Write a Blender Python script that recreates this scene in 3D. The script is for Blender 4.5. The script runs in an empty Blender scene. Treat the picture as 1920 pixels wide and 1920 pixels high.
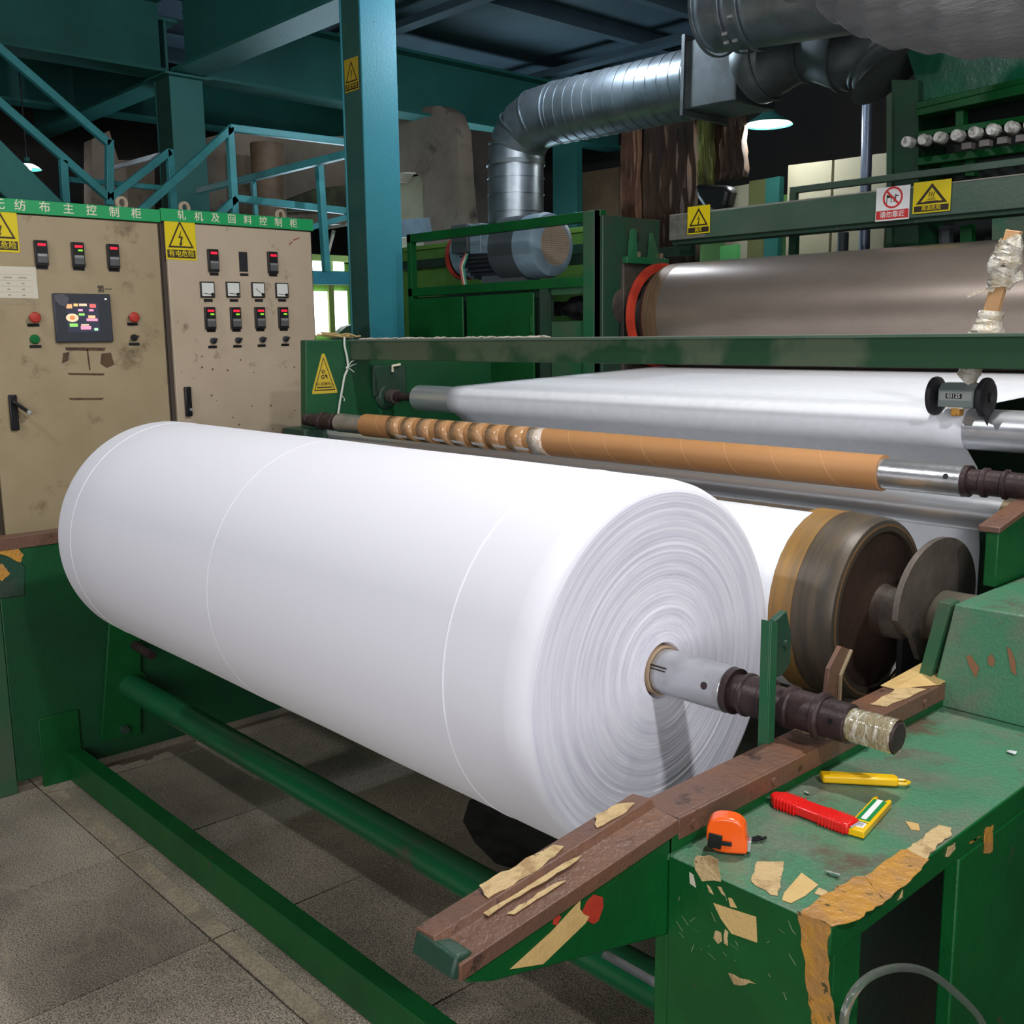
import bpy, bmesh, math, random
from mathutils import Vector, Matrix
random.seed(7)
sc = bpy.context.scene
COL = sc.collection
PI = math.pi

# ---------------------------------------------------------------- camera, world, exposure
cam_d = bpy.data.cameras.new('camera'); cam = bpy.data.objects.new('camera', cam_d); COL.objects.link(cam)
cam_d.sensor_fit = 'HORIZONTAL'; cam_d.sensor_width = 36.0; cam_d.lens = 36.0 * 1952.37 / 1920.0
cam_d.clip_start = 0.05; cam_d.clip_end = 100
yaw, pitch, roll = 2.39687145, 0.167545746, -0.0123409777
fw = Vector((math.cos(yaw)*math.cos(pitch), math.sin(yaw)*math.cos(pitch), -math.sin(pitch)))
r0 = Vector((math.sin(yaw), -math.cos(yaw), 0)); u0 = r0.cross(fw)
rt = math.cos(roll)*r0 + math.sin(roll)*u0; up = -math.sin(roll)*r0 + math.cos(roll)*u0
mw = Matrix((rt, up, -fw)).transposed().to_4x4(); mw.translation = Vector((0, 0, 1.515)); cam.matrix_world = mw
sc.camera = cam
sc.view_settings.view_transform = 'Standard'; sc.view_settings.look = 'None'
sc.view_settings.gamma = 1.0; sc.view_settings.use_curve_mapping = False
sc.view_settings.exposure = 0.0
w = bpy.data.worlds.new('world'); sc.world = w; w.use_nodes = True
w.node_tree.nodes['Background'].inputs[0].default_value = (0.55, 0.68, 0.75, 1)
w.node_tree.nodes['Background'].inputs[1].default_value = 0.5

def light(name, kind, loc, power, color=(1, 1, 1), size=0.2, size_y=None, target=None, spot=None):
    d = bpy.data.lights.new(name, kind); d.energy = power; d.color = color
    if kind == 'AREA':
        d.size = size
        if size_y: d.shape = 'RECTANGLE'; d.size_y = size_y
    elif kind == 'SPOT':
        d.shadow_soft_size = size; d.spot_size = spot or 2.4; d.spot_blend = 0.6
    else:
        d.shadow_soft_size = size
    o = bpy.data.objects.new(name, d); COL.objects.link(o); o.location = loc
    if target is not None:
        o.rotation_euler = (Vector(target) - Vector(loc)).to_track_quat('-Z', 'Y').to_euler()
    return o
# lamp over the winder (above the frame); the other lights are added fill
light('winder_lamp_light', 'SPOT', (-0.95, 2.15, 3.60), 200, (1.0, 0.99, 0.97), 0.05, target=(-1.2, 1.7, 0), spot=2.5)
light('aisle_fill_light', 'SPOT', (-3.1, -0.9, 3.9), 140, (0.93, 0.95, 1.0), 0.10, target=(-2.6, 0.8, 0.6), spot=2.6)  # added fill spot from the camera side, no lamp modelled
light('aisle_fill_light', 'SPOT', (1.3, 0.7, 3.5), 190, (0.96, 0.96, 1.0), 0.10, target=(-0.6, 1.3, 0.7), spot=2.5)  # added fill spot brightening the near end of the roll
light('front_fill_light', 'AREA', (2.6, -3.3, 2.0), 230, (0.97, 0.96, 1.0), 4.5, 3.2, target=(-2.4, 1.6, 0.6))  # added soft front fill from behind the camera
light('deck_fill_light', 'AREA', (-8.4, 6.4, 1.6), 85, (0.60, 0.82, 1.0), 2.6, 1.4, target=(-4.2, 4.6, 4.1))  # added bluish fill aimed up at the deck underside

# ---------------------------------------------------------------- materials
MATS = {}
def mat(name, col, rough=0.5, metal=0.0, col2=None, scale=8.0, lo=0.45, hi=0.6, bump=0.0, bscale=60.0, col3=None, scale3=3.0, lo3=0.55, hi3=0.62,
        stretch=(1, 1, 1), emit=None, estr=1.0, trans=0.0, coat=0.0, rough2=None, spec=None, alpha=None, fine=0.0, sheen=0.0):
    if name in MATS: return MATS[name]
    m = bpy.data.materials.new(name); m.use_nodes = True; nt = m.node_tree; N = nt.nodes; L = nt.links
    b = N['Principled BSDF']
    b.inputs['Base Color'].default_value = (*col, 1); b.inputs['Roughness'].default_value = rough; b.inputs['Metallic'].default_value = metal
    if spec is not None: b.inputs['Specular IOR Level'].default_value = spec
    if trans: b.inputs['Transmission Weight'].default_value = trans
    if coat: b.inputs['Coat Weight'].default_value = coat; b.inputs['Coat Roughness'].default_value = 0.15
    if alpha is not None: b.inputs['Alpha'].default_value = alpha
    if emit: b.inputs['Emission Color'].default_value = (*emit, 1); b.inputs['Emission Strength'].default_value = estr
    tc = N.new('ShaderNodeTexCoord'); mp = N.new('ShaderNodeMapping'); L.new(tc.outputs['Object'], mp.inputs[0])
    mp.inputs['Scale'].default_value = stretch
    cur = None
    def noise(sc_, det=6.0, rg=0.6):
        n = N.new('ShaderNodeTexNoise'); n.inputs['Scale'].default_value = sc_; n.inputs['Detail'].default_value = det; n.inputs['Roughness'].default_value = rg
        L.new(mp.outputs[0], n.inputs['Vector']); return n
    def ramp(n, a, c):
        r = N.new('ShaderNodeMapRange'); r.inputs['From Min'].default_value = a; r.inputs['From Max'].default_value = c
        L.new(n.outputs['Fac'], r.inputs['Value']); return r
    def mix(fac, a, c):
        x = N.new('ShaderNodeMix'); x.data_type = 'RGBA'; L.new(fac, x.inputs[0])
        if a is None: x.inputs[6].default_value = (*col, 1)
        else: L.new(a, x.inputs[6])
        x.inputs[7].default_value = (*c, 1); return x.outputs[2]
    if col2:
        r = ramp(noise(scale), lo, hi); cur = mix(r.outputs[0], cur, col2)
        if rough2 is not None:
            rr = N.new('ShaderNodeMapRange'); rr.inputs['To Min'].default_value = rough; rr.inputs['To Max'].default_value = rough2
            L.new(r.outputs[0], rr.inputs['Value']); L.new(rr.outputs[0], b.inputs['Roughness'])
    if col3:
        r = ramp(noise(scale3, 9, 0.68), lo3, hi3); cur = mix(r.outputs[0], cur, col3)
    if fine:
        n = noise(220, 3); hs = N.new('ShaderNodeHueSaturation'); r = N.new('ShaderNodeMapRange')
        r.inputs['From Min'].default_value = 0.3; r.inputs['From Max'].default_value = 0.7
        r.inputs['To Min'].default_value = 1 - fine; r.inputs['To Max'].default_value = 1 + fine
        L.new(n.outputs['Fac'], r.inputs['Value']); L.new(r.outputs[0], hs.inputs['Value'])
        if cur is None: hs.inputs['Color'].default_value = (*col, 1)
        else: L.new(cur, hs.inputs['Color'])
        cur = hs.outputs[0]
    if cur is not None: L.new(cur, b.inputs['Base Color'])
    if bump:
        n = noise(bscale, 4); bp = N.new('ShaderNodeBump'); bp.inputs['Strength'].default_value = bump; bp.inputs['Distance'].default_value = 0.01
        L.new(n.outputs['Fac'], bp.inputs['Height']); L.new(bp.outputs[0], b.inputs['Normal'])
    MATS[name] = m; return m

GREEN = mat('green_enamel', (0.0035, 0.095, 0.018), 0.42, col2=(0.0025, 0.062, 0.013), scale=5, lo=.35, hi=.7, col3=(0.05, 0.05, 0.03), scale3=14, lo3=.66, hi3=.70, bump=.12, bscale=90, spec=.35)
GREEN_FAR = mat('green_enamel_far', (0.006, 0.080, 0.024), 0.42, col2=(0.008, 0.055, 0.022), scale=3, lo=.35, hi=.7, col3=(0.06, 0.06, 0.04), scale3=16, lo3=.68, hi3=.71, bump=.12, bscale=90)
GREEN_TOP = mat('green_worn_top', (0.065, 0.205, 0.110), 0.36, col2=(0.135, 0.175, 0.120), scale=7, lo=.45, hi=.62, col3=(0.11, 0.08, 0.055), scale3=4, lo3=.58, hi3=.66, bump=.22, bscale=120, fine=.15)
GREEN_DULL = mat('green_dull', (0.010, 0.105, 0.040), 0.42, col2=(0.055, 0.095, 0.055), scale=4, lo=.4, hi=.65, bump=.12, bscale=80)
GREEN_GREY = mat('grey_green_paint', (0.075, 0.120, 0.085), 0.42, col2=(0.045, 0.10, 0.06), scale=3, lo=.4, hi=.7, bump=.15, bscale=70)
GREEN_DK = mat('dark_green_paint', (0.012, 0.055, 0.030), 0.5, col2=(0.03, 0.045, 0.032), scale=5, lo=.4, hi=.65, col3=(.12, .13, .09), scale3=18, lo3=.69, hi3=.72, bump=.2, bscale=60)
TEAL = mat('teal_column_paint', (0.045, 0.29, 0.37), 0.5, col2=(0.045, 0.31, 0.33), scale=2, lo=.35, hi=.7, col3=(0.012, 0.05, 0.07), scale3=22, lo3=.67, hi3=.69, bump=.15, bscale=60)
TEAL_DK = mat('teal_steel_paint', (0.030, 0.185, 0.160), 0.55, col2=(0.025, 0.14, 0.12), scale=2, lo=.35, hi=.7, bump=.2, bscale=40)
TEAL_RAIL = mat('teal_rail_paint', (0.060, 0.34, 0.36), 0.45, col2=(0.045, 0.25, 0.26), scale=6, lo=.4, hi=.7, bump=.1)
RUST = mat('brown_oxide_steel', (0.140, 0.072, 0.048), 0.42, col2=(0.185, 0.080, 0.038), scale=9, lo=.45, hi=.7, col3=(0.05, 0.028, 0.022), scale3=20, lo3=.6, hi3=.66, bump=.3, bscale=80)
RUSTD = mat('dark_oxide_steel', (0.052, 0.030, 0.030), 0.42, col2=(0.035, 0.02, 0.02), scale=20, bump=.15, bscale=70, metal=.3)
STEEL = mat('polished_steel', (0.72, 0.74, 0.76), 0.30, 0.72, col2=(0.60, 0.62, 0.65), scale=4, lo=.4, hi=.7, stretch=(0.4, 6, 6), rough2=.32)
STEELW = mat('worn_steel', (0.60, 0.61, 0.62), 0.30, 0.9, col2=(0.42, 0.42, 0.42), scale=12, lo=.5, hi=.75, col3=(.15, .13, .12), scale3=30, lo3=.68, hi3=.72, bump=.08)
STEELB = mat('stained_steel', (0.28, 0.22, 0.14), 0.35, 0.8, col2=(0.12, 0.085, 0.05), scale=9, lo=.4, hi=.65)
GALV = mat('galvanised_sheet', (0.36, 0.41, 0.44), 0.36, 0.85, col2=(0.27, 0.31, 0.33), scale=9, lo=.4, hi=.65, bump=.12, bscale=9)
GALVD = mat('dusty_galvanised_sheet', (0.16, 0.19, 0.19), 0.5, 0.6, col2=(0.11, 0.12, 0.12), scale=5, lo=.4, hi=.65, bump=.15, bscale=9)
CALM = mat('calender_steel', (0.345, 0.28, 0.235), 0.36, 0.75, col2=(0.29, 0.235, 0.195), scale=3, lo=.35, hi=.7, stretch=(1, 3, 3), fine=.10)
CALB = mat('calender_rust_band', (0.20, 0.125, 0.07), 0.5, 0.5, col2=(0.13, 0.08, 0.045), scale=14, lo=.4, hi=.6, stretch=(6, .6, .6))
KRAFT = mat('kraft_cardboard', (0.46, 0.225, 0.085), 0.55, col2=(0.43, 0.205, 0.075), scale=3, bump=.05)
KRAFTL = mat('kraft_seam', (0.62, 0.38, 0.19), 0.6)
DRUMB = mat('drum_tan', (0.36, 0.19, 0.045), 0.4, 0.1, col2=(0.20, 0.12, 0.05), scale=3, lo=.4, hi=.65, stretch=(14, .8, .8), col3=(.36, .32, .24), scale3=9, lo3=.7, hi3=.72, bump=.1)
DRUMD = mat('drum_dark', (0.060, 0.050, 0.038), 0.42, 0.2, col2=(0.11, 0.08, 0.05), scale=4, lo=.45, hi=.65, stretch=(10, 1, 1), bump=.1)
DRUMF = mat('drum_face', (0.035, 0.017, 0.010), 0.65, 0.1, col2=(0.014, 0.009, 0.007), scale=5, lo=.4, hi=.65, bump=.2)
IRON = mat('cast_iron', (0.125, 0.100, 0.080), 0.5, 0.2, col2=(0.05, 0.042, 0.036), scale=6, lo=.4, hi=.65, bump=.2)
BEIGE = mat('cabinet_beige', (0.365, 0.285, 0.170), 0.5, col2=(0.29, 0.22, 0.12), scale=2.2, lo=.4, hi=.7, col3=(0.14, 0.10, 0.05), scale3=7, lo3=.57, hi3=.72, bump=.06, fine=.05)
BEIGE2 = mat('cabinet_beige_light', (0.48, 0.385, 0.275), 0.5, col2=(0.42, 0.33, 0.23), scale=2.2, lo=.4, hi=.7, col3=(0.20, 0.14, 0.08), scale3=9, lo3=.61, hi3=.70, bump=.06, fine=.05)
BEIGED = mat('cabinet_gap_brown', (0.06, 0.042, 0.03), 0.7)
STRIPG = mat('header_green', (0.010, 0.33, 0.10), 0.4)
WHITE = mat('white_paint', (0.8, 0.8, 0.78), 0.5)
CREAM = mat('cream_lettering', (0.72, 0.68, 0.50), 0.5)
BLACK = mat('black_plastic', (0.008, 0.008, 0.009), 0.35)
BLACKM = mat('black_rubber', (0.010, 0.010, 0.012), 0.6)
DKGREY = mat('dark_grey_plastic', (0.035, 0.04, 0.05), 0.4)
GREYKEY = mat('grey_keypad', (0.09, 0.09, 0.09), 0.4)
YELLOW = mat('sign_yellow', (0.72, 0.56, 0.010), 0.35)
YELLOWF = mat('faded_sign_yellow', (0.50, 0.36, 0.03), 0.4)
INK = mat('sign_black_ink', (0.028, 0.018, 0.008), 0.5)
REDP = mat('sign_red', (0.60, 0.035, 0.03), 0.4)
PAPER = mat('off_white_paper', (0.62, 0.57, 0.45), 0.7)
FACEW = mat('meter_face', (0.68, 0.69, 0.64), 0.3)
REDK = mat('red_knife_plastic', (0.72, 0.008, 0.006), 0.3, coat=.3)
REDB = mat('red_button', (0.42, 0.035, 0.02), 0.4)
GRNB = mat('green_button', (0.0, 0.13, 0.03), 0.3)
YELK = mat('yellow_knife_plastic', (0.85, 0.50, 0.0), 0.3, coat=.3)
ORANGE = mat('orange_plastic', (0.95, 0.115, 0.005), 0.28, coat=.4)
TAPE = mat('masking_tape', (0.62, 0.42, 0.16), 0.6, col2=(0.56, 0.36, 0.13), scale=14, bump=.15, bscale=120)
TAPEW = mat('worn_masking_tape', (0.56, 0.40, 0.19), 0.65, col2=(0.36, 0.23, 0.10), scale=26, lo=.5, hi=.62, col3=(.10, .07, .04), scale3=55, lo3=.62, hi3=.66, bump=.5, bscale=90)
TAPEO = mat('old_brown_tape', (0.50, 0.24, 0.035), 0.4, col2=(0.40, 0.20, 0.06), scale=30, lo=.45, hi=.6, col3=(.07, .06, .02), scale3=70, lo3=.60, hi3=.66, bump=.4, bscale=90)
CLEAR = mat('clear_tape_film', (0.85, 0.80, 0.66), 0.12, trans=.75, alpha=.45, coat=.6, bump=.5, bscale=60)
WRAP = mat('wrinkled_clear_wrap', (0.62, 0.52, 0.36), 0.16, trans=.25, col2=(.80, .76, .66), scale=22, lo=.42, hi=.6, coat=.7, bump=1.0, bscale=42)
WOOD = mat('raw_wood', (0.52, 0.30, 0.14), 0.6, col2=(0.42, 0.22, 0.09), scale=10, stretch=(1, 1, .15))
FABRIC = mat('white_nonwoven', (0.83, 0.815, 0.86), 0.72, bump=.02, bscale=300)
WEB = mat('white_web', (0.82, 0.83, 0.87), 0.8, col2=(0.74, 0.76, 0.79), scale=30, lo=.3, hi=.7, bump=.03, bscale=200)
LINE = mat('seam_white', (0.92, 0.92, 0.95), 0.6)
PLASTER = mat('stained_plaster', (0.34, 0.27, 0.205), 0.85, col2=(0.22, 0.17, 0.125), scale=1.6, lo=.4, hi=.6, col3=(.09, .07, .055), scale3=5, lo3=.58, hi3=.7, bump=.35, bscale=12)
CREAMW = mat('cream_wall_panel', (0.34, 0.315, 0.215), 0.7, col2=(0.25, 0.20, 0.12), scale=2.5, lo=.5, hi=.75, bump=.1)
DARKW = mat('near_black_wall', (0.022, 0.022, 0.022), 0.85, col2=(0.040, 0.032, 0.026), scale=1.2, lo=.4, hi=.65, bump=.2, bscale=8)  # near-black wall colour with brown mottling
LIME = mat('lime_green_wall', (0.17, 0.36, 0.06), 0.6, col2=(0.12, 0.27, 0.05), scale=3, lo=.4, hi=.7)
DECK = mat('deck_underside', (0.075, 0.125, 0.155), 0.6, col2=(0.055, 0.09, 0.115), scale=1.2, lo=.4, hi=.6, bump=.1)
GREYP = mat('grey_floor_paint', (0.16, 0.155, 0.15), 0.6)
MOTG = mat('motor_blue_grey', (0.23, 0.33, 0.40), 0.45, col2=(0.18, 0.26, 0.31), scale=5, bump=.05)
MOTD = mat('motor_dark_grey', (0.075, 0.09, 0.095), 0.5)
REDO = mat('red_oxide_ring', (0.48, 0.045, 0.02), 0.5, col2=(0.36, 0.03, 0.015), scale=12)
BROWNC = mat('brown_curtain', (0.085, 0.045, 0.022), 0.8, col2=(0.03, 0.022, 0.018), scale=5, lo=.4, hi=.6, stretch=(1, 1, .2), bump=.5, bscale=9)
YGREEN = mat('yellow_green_cloth', (0.19, 0.20, 0.045), 0.7, col2=(.09, .10, .04), scale=7, stretch=(1, 1, .3), bump=.5, bscale=12)
WRAPG = mat('dusty_duct_wrap', (0.125, 0.125, 0.125), 0.75, col2=(0.085, 0.085, 0.085), scale=3, lo=.4, hi=.65, stretch=(1, 3, 6), bump=.6, bscale=14)
LED_R = mat('red_display', (0.2, 0, 0.01), .4, emit=(1.0, 0.02, 0.06), estr=.85)
LED_G = mat('green_display', (0.05, 0.15, 0.01), .4, emit=(0.35, 0.9, 0.05), estr=.8)
PANE = mat('daylight_pane', (0.9, 0.95, 0.95), .4, emit=(0.93, 1.0, 0.97), estr=2.6)
def emis(name, c, s=1.0): return mat(name, tuple(x * .5 for x in c), .5, emit=c, estr=s)
BULB = emis('lamp_glow', (1.0, 1.0, 1.0), 25)
SHADE_IN = mat('white_enamel_shade', (0.9, 0.9, 0.9), .4, emit=(1, 1, 1), estr=1.5)
HOSE = mat('clear_hose', (0.75, 0.80, 0.72), 0.08, trans=.92, alpha=.8)
SCREEN = mat('screen_dark', (0.02, 0.02, 0.035), .25, emit=(0.10, 0.11, 0.16), estr=.35)

# granite floor tiles
def tile_material():
    m = bpy.data.materials.new('granite_tile'); m.use_nodes = True; nt = m.node_tree; N = nt.nodes; L = nt.links; b = N['Principled BSDF']
    g = N.new('ShaderNodeNewGeometry'); oi = N.new('ShaderNodeObjectInfo')
    n1 = N.new('ShaderNodeTexNoise'); n1.inputs['Scale'].default_value = 260; n1.inputs['Detail'].default_value = 3
    n2 = N.new('ShaderNodeTexNoise'); n2.inputs['Scale'].default_value = 1.7; n2.inputs['Detail'].default_value = 7
    for n in (n1, n2): L.new(g.outputs['Position'], n.inputs['Vector'])
    cr = N.new('ShaderNodeValToRGB'); e = cr.color_ramp.elements
    e[0].position = .34; e[0].color = (.10, .086, .066, 1); e[1].position = .66; e[1].color = (.72, .61, .46, 1)
    L.new(n1.outputs['Fac'], cr.inputs[0])
    r2 = N.new('ShaderNodeMapRange'); r2.inputs['From Min'].default_value = .35; r2.inputs['From Max'].default_value = .68; r2.inputs['To Min'].default_value = .50; r2.inputs['To Max'].default_value = 1.15
    L.new(n2.outputs['Fac'], r2.inputs['Value'])
    r3 = N.new('ShaderNodeMapRange'); r3.inputs['To Min'].default_value = .80; r3.inputs['To Max'].default_value = 1.12; L.new(oi.outputs['Random'], r3.inputs['Value'])
    mu = N.new('ShaderNodeMath'); mu.operation = 'MULTIPLY'; L.new(r2.outputs[0], mu.inputs[0]); L.new(r3.outputs[0], mu.inputs[1])
    # scuffed pale cracks
    v = N.new('ShaderNodeTexVoronoi'); v.feature = 'DISTANCE_TO_EDGE'; v.inputs['Scale'].default_value = 1.5
    wn = N.new('ShaderNodeVectorMath'); wn.operation = 'ADD'; nn = N.new('ShaderNodeTexNoise'); nn.inputs['Scale'].default_value = 3; nn.inputs['Detail'].default_value = 4
    L.new(g.outputs['Position'], nn.inputs['Vector']); vm = N.new('ShaderNodeVectorMath'); vm.operation = 'SCALE'; vm.inputs['Scale'].default_value = .35
    L.new(nn.outputs['Color'], vm.inputs[0]); L.new(g.outputs['Position'], wn.inputs[0]); L.new(vm.outputs[0], wn.inputs[1]); L.new(wn.outputs[0], v.inputs['Vector'])
    rv = N.new('ShaderNodeMapRange'); rv.inputs['From Min'].default_value = 0.0; rv.inputs['From Max'].default_value = .012; rv.inputs['To Min'].default_value = .55; rv.inputs['To Max'].default_value = 0
    L.new(v.outputs['Distance'], rv.inputs['Value'])
    mx = N.new('ShaderNodeMix'); mx.data_type = 'RGBA'; L.new(rv.outputs[0], mx.inputs[0]); L.new(cr.outputs[0], mx.inputs[6]); mx.inputs[7].default_value = (.56, .45, .31, 1)
    hs = N.new('ShaderNodeHueSaturation'); L.new(mx.outputs[2], hs.inputs['Color']); L.new(mu.outputs[0], hs.inputs['Value']); L.new(hs.outputs[0], b.inputs['Base Color'])
    b.inputs['Roughness'].default_value = .55
    bp = N.new('ShaderNodeBump'); bp.inputs['Strength'].default_value = .15; bp.inputs['Distance'].default_value = .004; L.new(n1.outputs['Fac'], bp.inputs['Height']); L.new(bp.outputs[0], b.inputs['Normal'])
    return m
TILE = tile_material()
GROUT = mat('dark_grout', (0.028, 0.024, 0.02), .8)
TILEY = mat('yellowed_tile_strip', (0.36, 0.295, 0.205), .6, col2=(.26, .215, .15), scale=9, fine=.4)

def roll_face_material():   # wound layers seen end-on: fine concentric streaks
    m = bpy.data.materials.new('wound_edge'); m.use_nodes = True; nt = m.node_tree; N = nt.nodes; L = nt.links; b = N['Principled BSDF']
    tc = N.new('ShaderNodeTexCoord'); sx = N.new('ShaderNodeSeparateXYZ'); L.new(tc.outputs['Object'], sx.inputs[0])
    def math_(op, a, c=None, v=None):
        x = N.new('ShaderNodeMath'); x.operation = op; L.new(a, x.inputs[0])
        if c is not None: L.new(c, x.inputs[1])
        if v is not None: x.inputs[1].default_value = v
        return x.outputs[0]
    rr = math_('SQRT', math_('ADD', math_('MULTIPLY', sx.outputs['Y'], sx.outputs['Y']), math_('MULTIPLY', sx.outputs['Z'], sx.outputs['Z'])))
    an = math_('ARCTAN2', sx.outputs['Z'], sx.outputs['Y'])
    ca = math_('COSINE', an); sa = math_('SINE', an)
    cb = N.new('ShaderNodeCombineXYZ'); L.new(math_('MULTIPLY', rr, v=46.0), cb.inputs[0]); L.new(math_('MULTIPLY', ca, v=.55), cb.inputs[1]); L.new(math_('MULTIPLY', sa, v=.55), cb.inputs[2])
    n = N.new('ShaderNodeTexNoise'); n.inputs['Scale'].default_value = 1.6; n.inputs['Detail'].default_value = 8; n.inputs['Roughness'].default_value = .7; L.new(cb.outputs[0], n.inputs['Vector'])
    cr = N.new('ShaderNodeValToRGB'); e = cr.color_ramp.elements; e[0].position = .30; e[0].color = (.68, .67, .77, 1); e[1].position = .58; e[1].color = (.90, .89, .96, 1)
    L.new(n.outputs['Fac'], cr.inputs[0]); L.new(cr.outputs[0], b.inputs['Base Color']); b.inputs['Roughness'].default_value = .8
    bp = N.new('ShaderNodeBump'); bp.inputs['Strength'].default_value = .2; bp.inputs['Distance'].default_value = .002; L.new(n.outputs['Fac'], bp.inputs['Height']); L.new(bp.outputs[0], b.inputs['Normal'])
    return m
ROLLEND = roll_face_material()

# ---------------------------------------------------------------- mesh building (world coordinates)
def norm(v):
    v = Vector(v); return v.normalized()
def basis(d):
    d = norm(d); a = Vector((0, 0, 1)) if abs(d.z) < .95 else Vector((0, 1, 0))
    u = d.cross(a).normalized(); v = u.cross(d).normalized(); return u, v
class MB:
    def __init__(s): s.v = []; s.f = []
    def add(s, vs, fs):
        o = len(s.v); s.v += [tuple(p) for p in vs]; s.f += [tuple(i + o for i in f) for f in fs]; return s
    def box(s, x0, x1, y0, y1, z0, z1):
        x0, x1 = sorted((x0, x1)); y0, y1 = sorted((y0, y1)); z0, z1 = sorted((z0, z1))
        vs = [(x, y, z) for x in (x0, x1) for y in (y0, y1) for z in (z0, z1)]
        return s.add(vs, [(0, 1, 3, 2), (4, 6, 7, 5), (0, 4, 5, 1), (2, 3, 7, 6), (0, 2, 6, 4), (1, 5, 7, 3)])
    def prism(s, pts, vec):     # polygon extruded by vec
        n = len(pts); vec = Vector(vec); a = [Vector(p) for p in pts]; b = [p + vec for p in a]
        return s.add(a + b, [tuple(reversed(range(n))), tuple(range(n, 2 * n))] + [(i, (i + 1) % n, n + (i + 1) % n, n + i) for i in range(n)])
    def lathe(s, p0, d, prof, seg=32, caps=True, a0=0, a1=2 * PI):   # prof: (distance along d, radius)
        p0 = Vector(p0); d = norm(d); u, v = basis(d); full = abs(a1 - a0 - 2 * PI) < 1e-6; m = seg if full else seg + 1
        vs = []
        for t, r in prof:
            for k in range(m):
                a = a0 + (a1 - a0) * k / seg; vs.append(p0 + d * t + (u * math.cos(a) + v * math.sin(a)) * r)
        fs = []
        for i in range(len(prof) - 1):
            for k in range(seg if full else seg):
                k2 = (k + 1) % m; fs.append((i * m + k, i * m + k2, (i + 1) * m + k2, (i + 1) * m + k))
        if caps and full:
            fs.append(tuple(reversed(range(m)))); fs.append(tuple((len(prof) - 1) * m + k for k in range(m)))
        return s.add(vs, fs)
    def cyl(s, a, b, r, r2=None, seg=24):
        a = Vector(a); b = Vector(b); return s.lathe(a, b - a, [(0, r), ((b - a).length, r2 if r2 is not None else r)], seg)
    def ring(s, p0, d, ri, ro, h, seg=40):
        return s.lathe(p0, d, [(0, ri), (0, ro), (h, ro), (h, ri), (0, ri)], seg, caps=False)
    def bar(s, a, b, w, h=None, upv=(0, 0, 1)):      # rectangular bar from a to b
        a = Vector(a); b = Vector(b); h = h or w; d = norm(b - a); upv = Vector(upv)
        if abs(d.dot(upv)) > .95: upv = Vector((0, 1, 0))
        u = d.cross(upv).normalized(); v = u.cross(d).normalized()
        q = [u * (sx * w / 2) + v * (sz * h / 2) for sx, sz in ((-1, -1), (1, -1), (1, 1), (-1, 1))]
        return s.prism([a + k for k in q], b - a)
    def tube(s, pts, r, seg=10, rr=None):
        pts = [Vector(p) for p in pts]; n = len(pts); vs = []; prev = None
        for i, p in enumerate(pts):
            d = (pts[min(i + 1, n - 1)] - pts[max(i - 1, 0)]).normalized()
            if prev is None: u, v = basis(d)
            else:
                u = (prev - d * prev.dot(d)).normalized(); v = u.cross(d)
            prev = u; ri = rr[i] if rr else r
            for k in range(seg):
                a = 2 * PI * k / seg; vs.append(p + (u * math.cos(a) + v * math.sin(a)) * ri)
        fs = [(i * seg + k, i * seg + (k + 1) % seg, (i + 1) * seg + (k + 1) % seg, (i + 1) * seg + k) for i in range(n - 1) for k in range(seg)]
        fs += [tuple(reversed(range(seg))), tuple((n - 1) * seg + k for k in range(seg))]
        return s.add(vs, fs)
    def build(s, name, m, parent=None, bevel=0.0, smooth=True, seg=2, **props):
        lo = [min(p[i] for p in s.v) for i in range(3)]; hi = [max(p[i] for p in s.v) for i in range(3)]
        if parent is not None: org = parent['_o']
        else: org = props.pop('origin', ((lo[0] + hi[0]) / 2, (lo[1] + hi[1]) / 2, lo[2]))
        org = list(org)
        me = bpy.data.meshes.new(name); me.from_pydata([(p[0] - org[0], p[1] - org[1], p[2] - org[2]) for p in s.v], [], s.f); me.validate()
        bm = bmesh.new(); bm.from_mesh(me); bmesh.ops.recalc_face_normals(bm, faces=bm.faces); bm.to_mesh(me); bm.free()
        if smooth:
            me.polygons.foreach_set('use_smooth', [True] * len(me.polygons)); me.set_sharp_from_angle(angle=math.radians(34))
        if isinstance(m, (list, tuple)):
            for x in m: me.materials.append(x)
        else: me.materials.append(m)
        o = bpy.data.objects.new(name, me); COL.objects.link(o)
        if parent is not None: o.parent = parent; o['_o'] = list(parent['_o'])
        else: o.location = org; o['_o'] = org
        for k, v in props.items(): o[k] = v
        if bevel:
            b = o.modifiers.new('bevel', 'BEVEL'); b.width = bevel; b.segments = seg; b.limit_method = 'ANGLE'; b.angle_limit = math.radians(40)
        return o
def thing(name, label, cat, loc, group=None):
    o = bpy.data.objects.new(name, None); COL.objects.link(o); o.location = loc; o['_o'] = list(loc); o.empty_display_size = .05
    o['label'] = label; o['category'] = cat
    if group: o['group'] = group
    return o
def tag(o, label, cat, group=None):
    o['label'] = label; o['category'] = cat
    if group: o['group'] = group
    return o
def struct(o): o['kind'] = 'structure'; return o
def box(name, m, dims, parent=None, bevel=0.0, **k): return MB().box(*dims).build(name, m, parent, bevel, **k)
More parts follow.
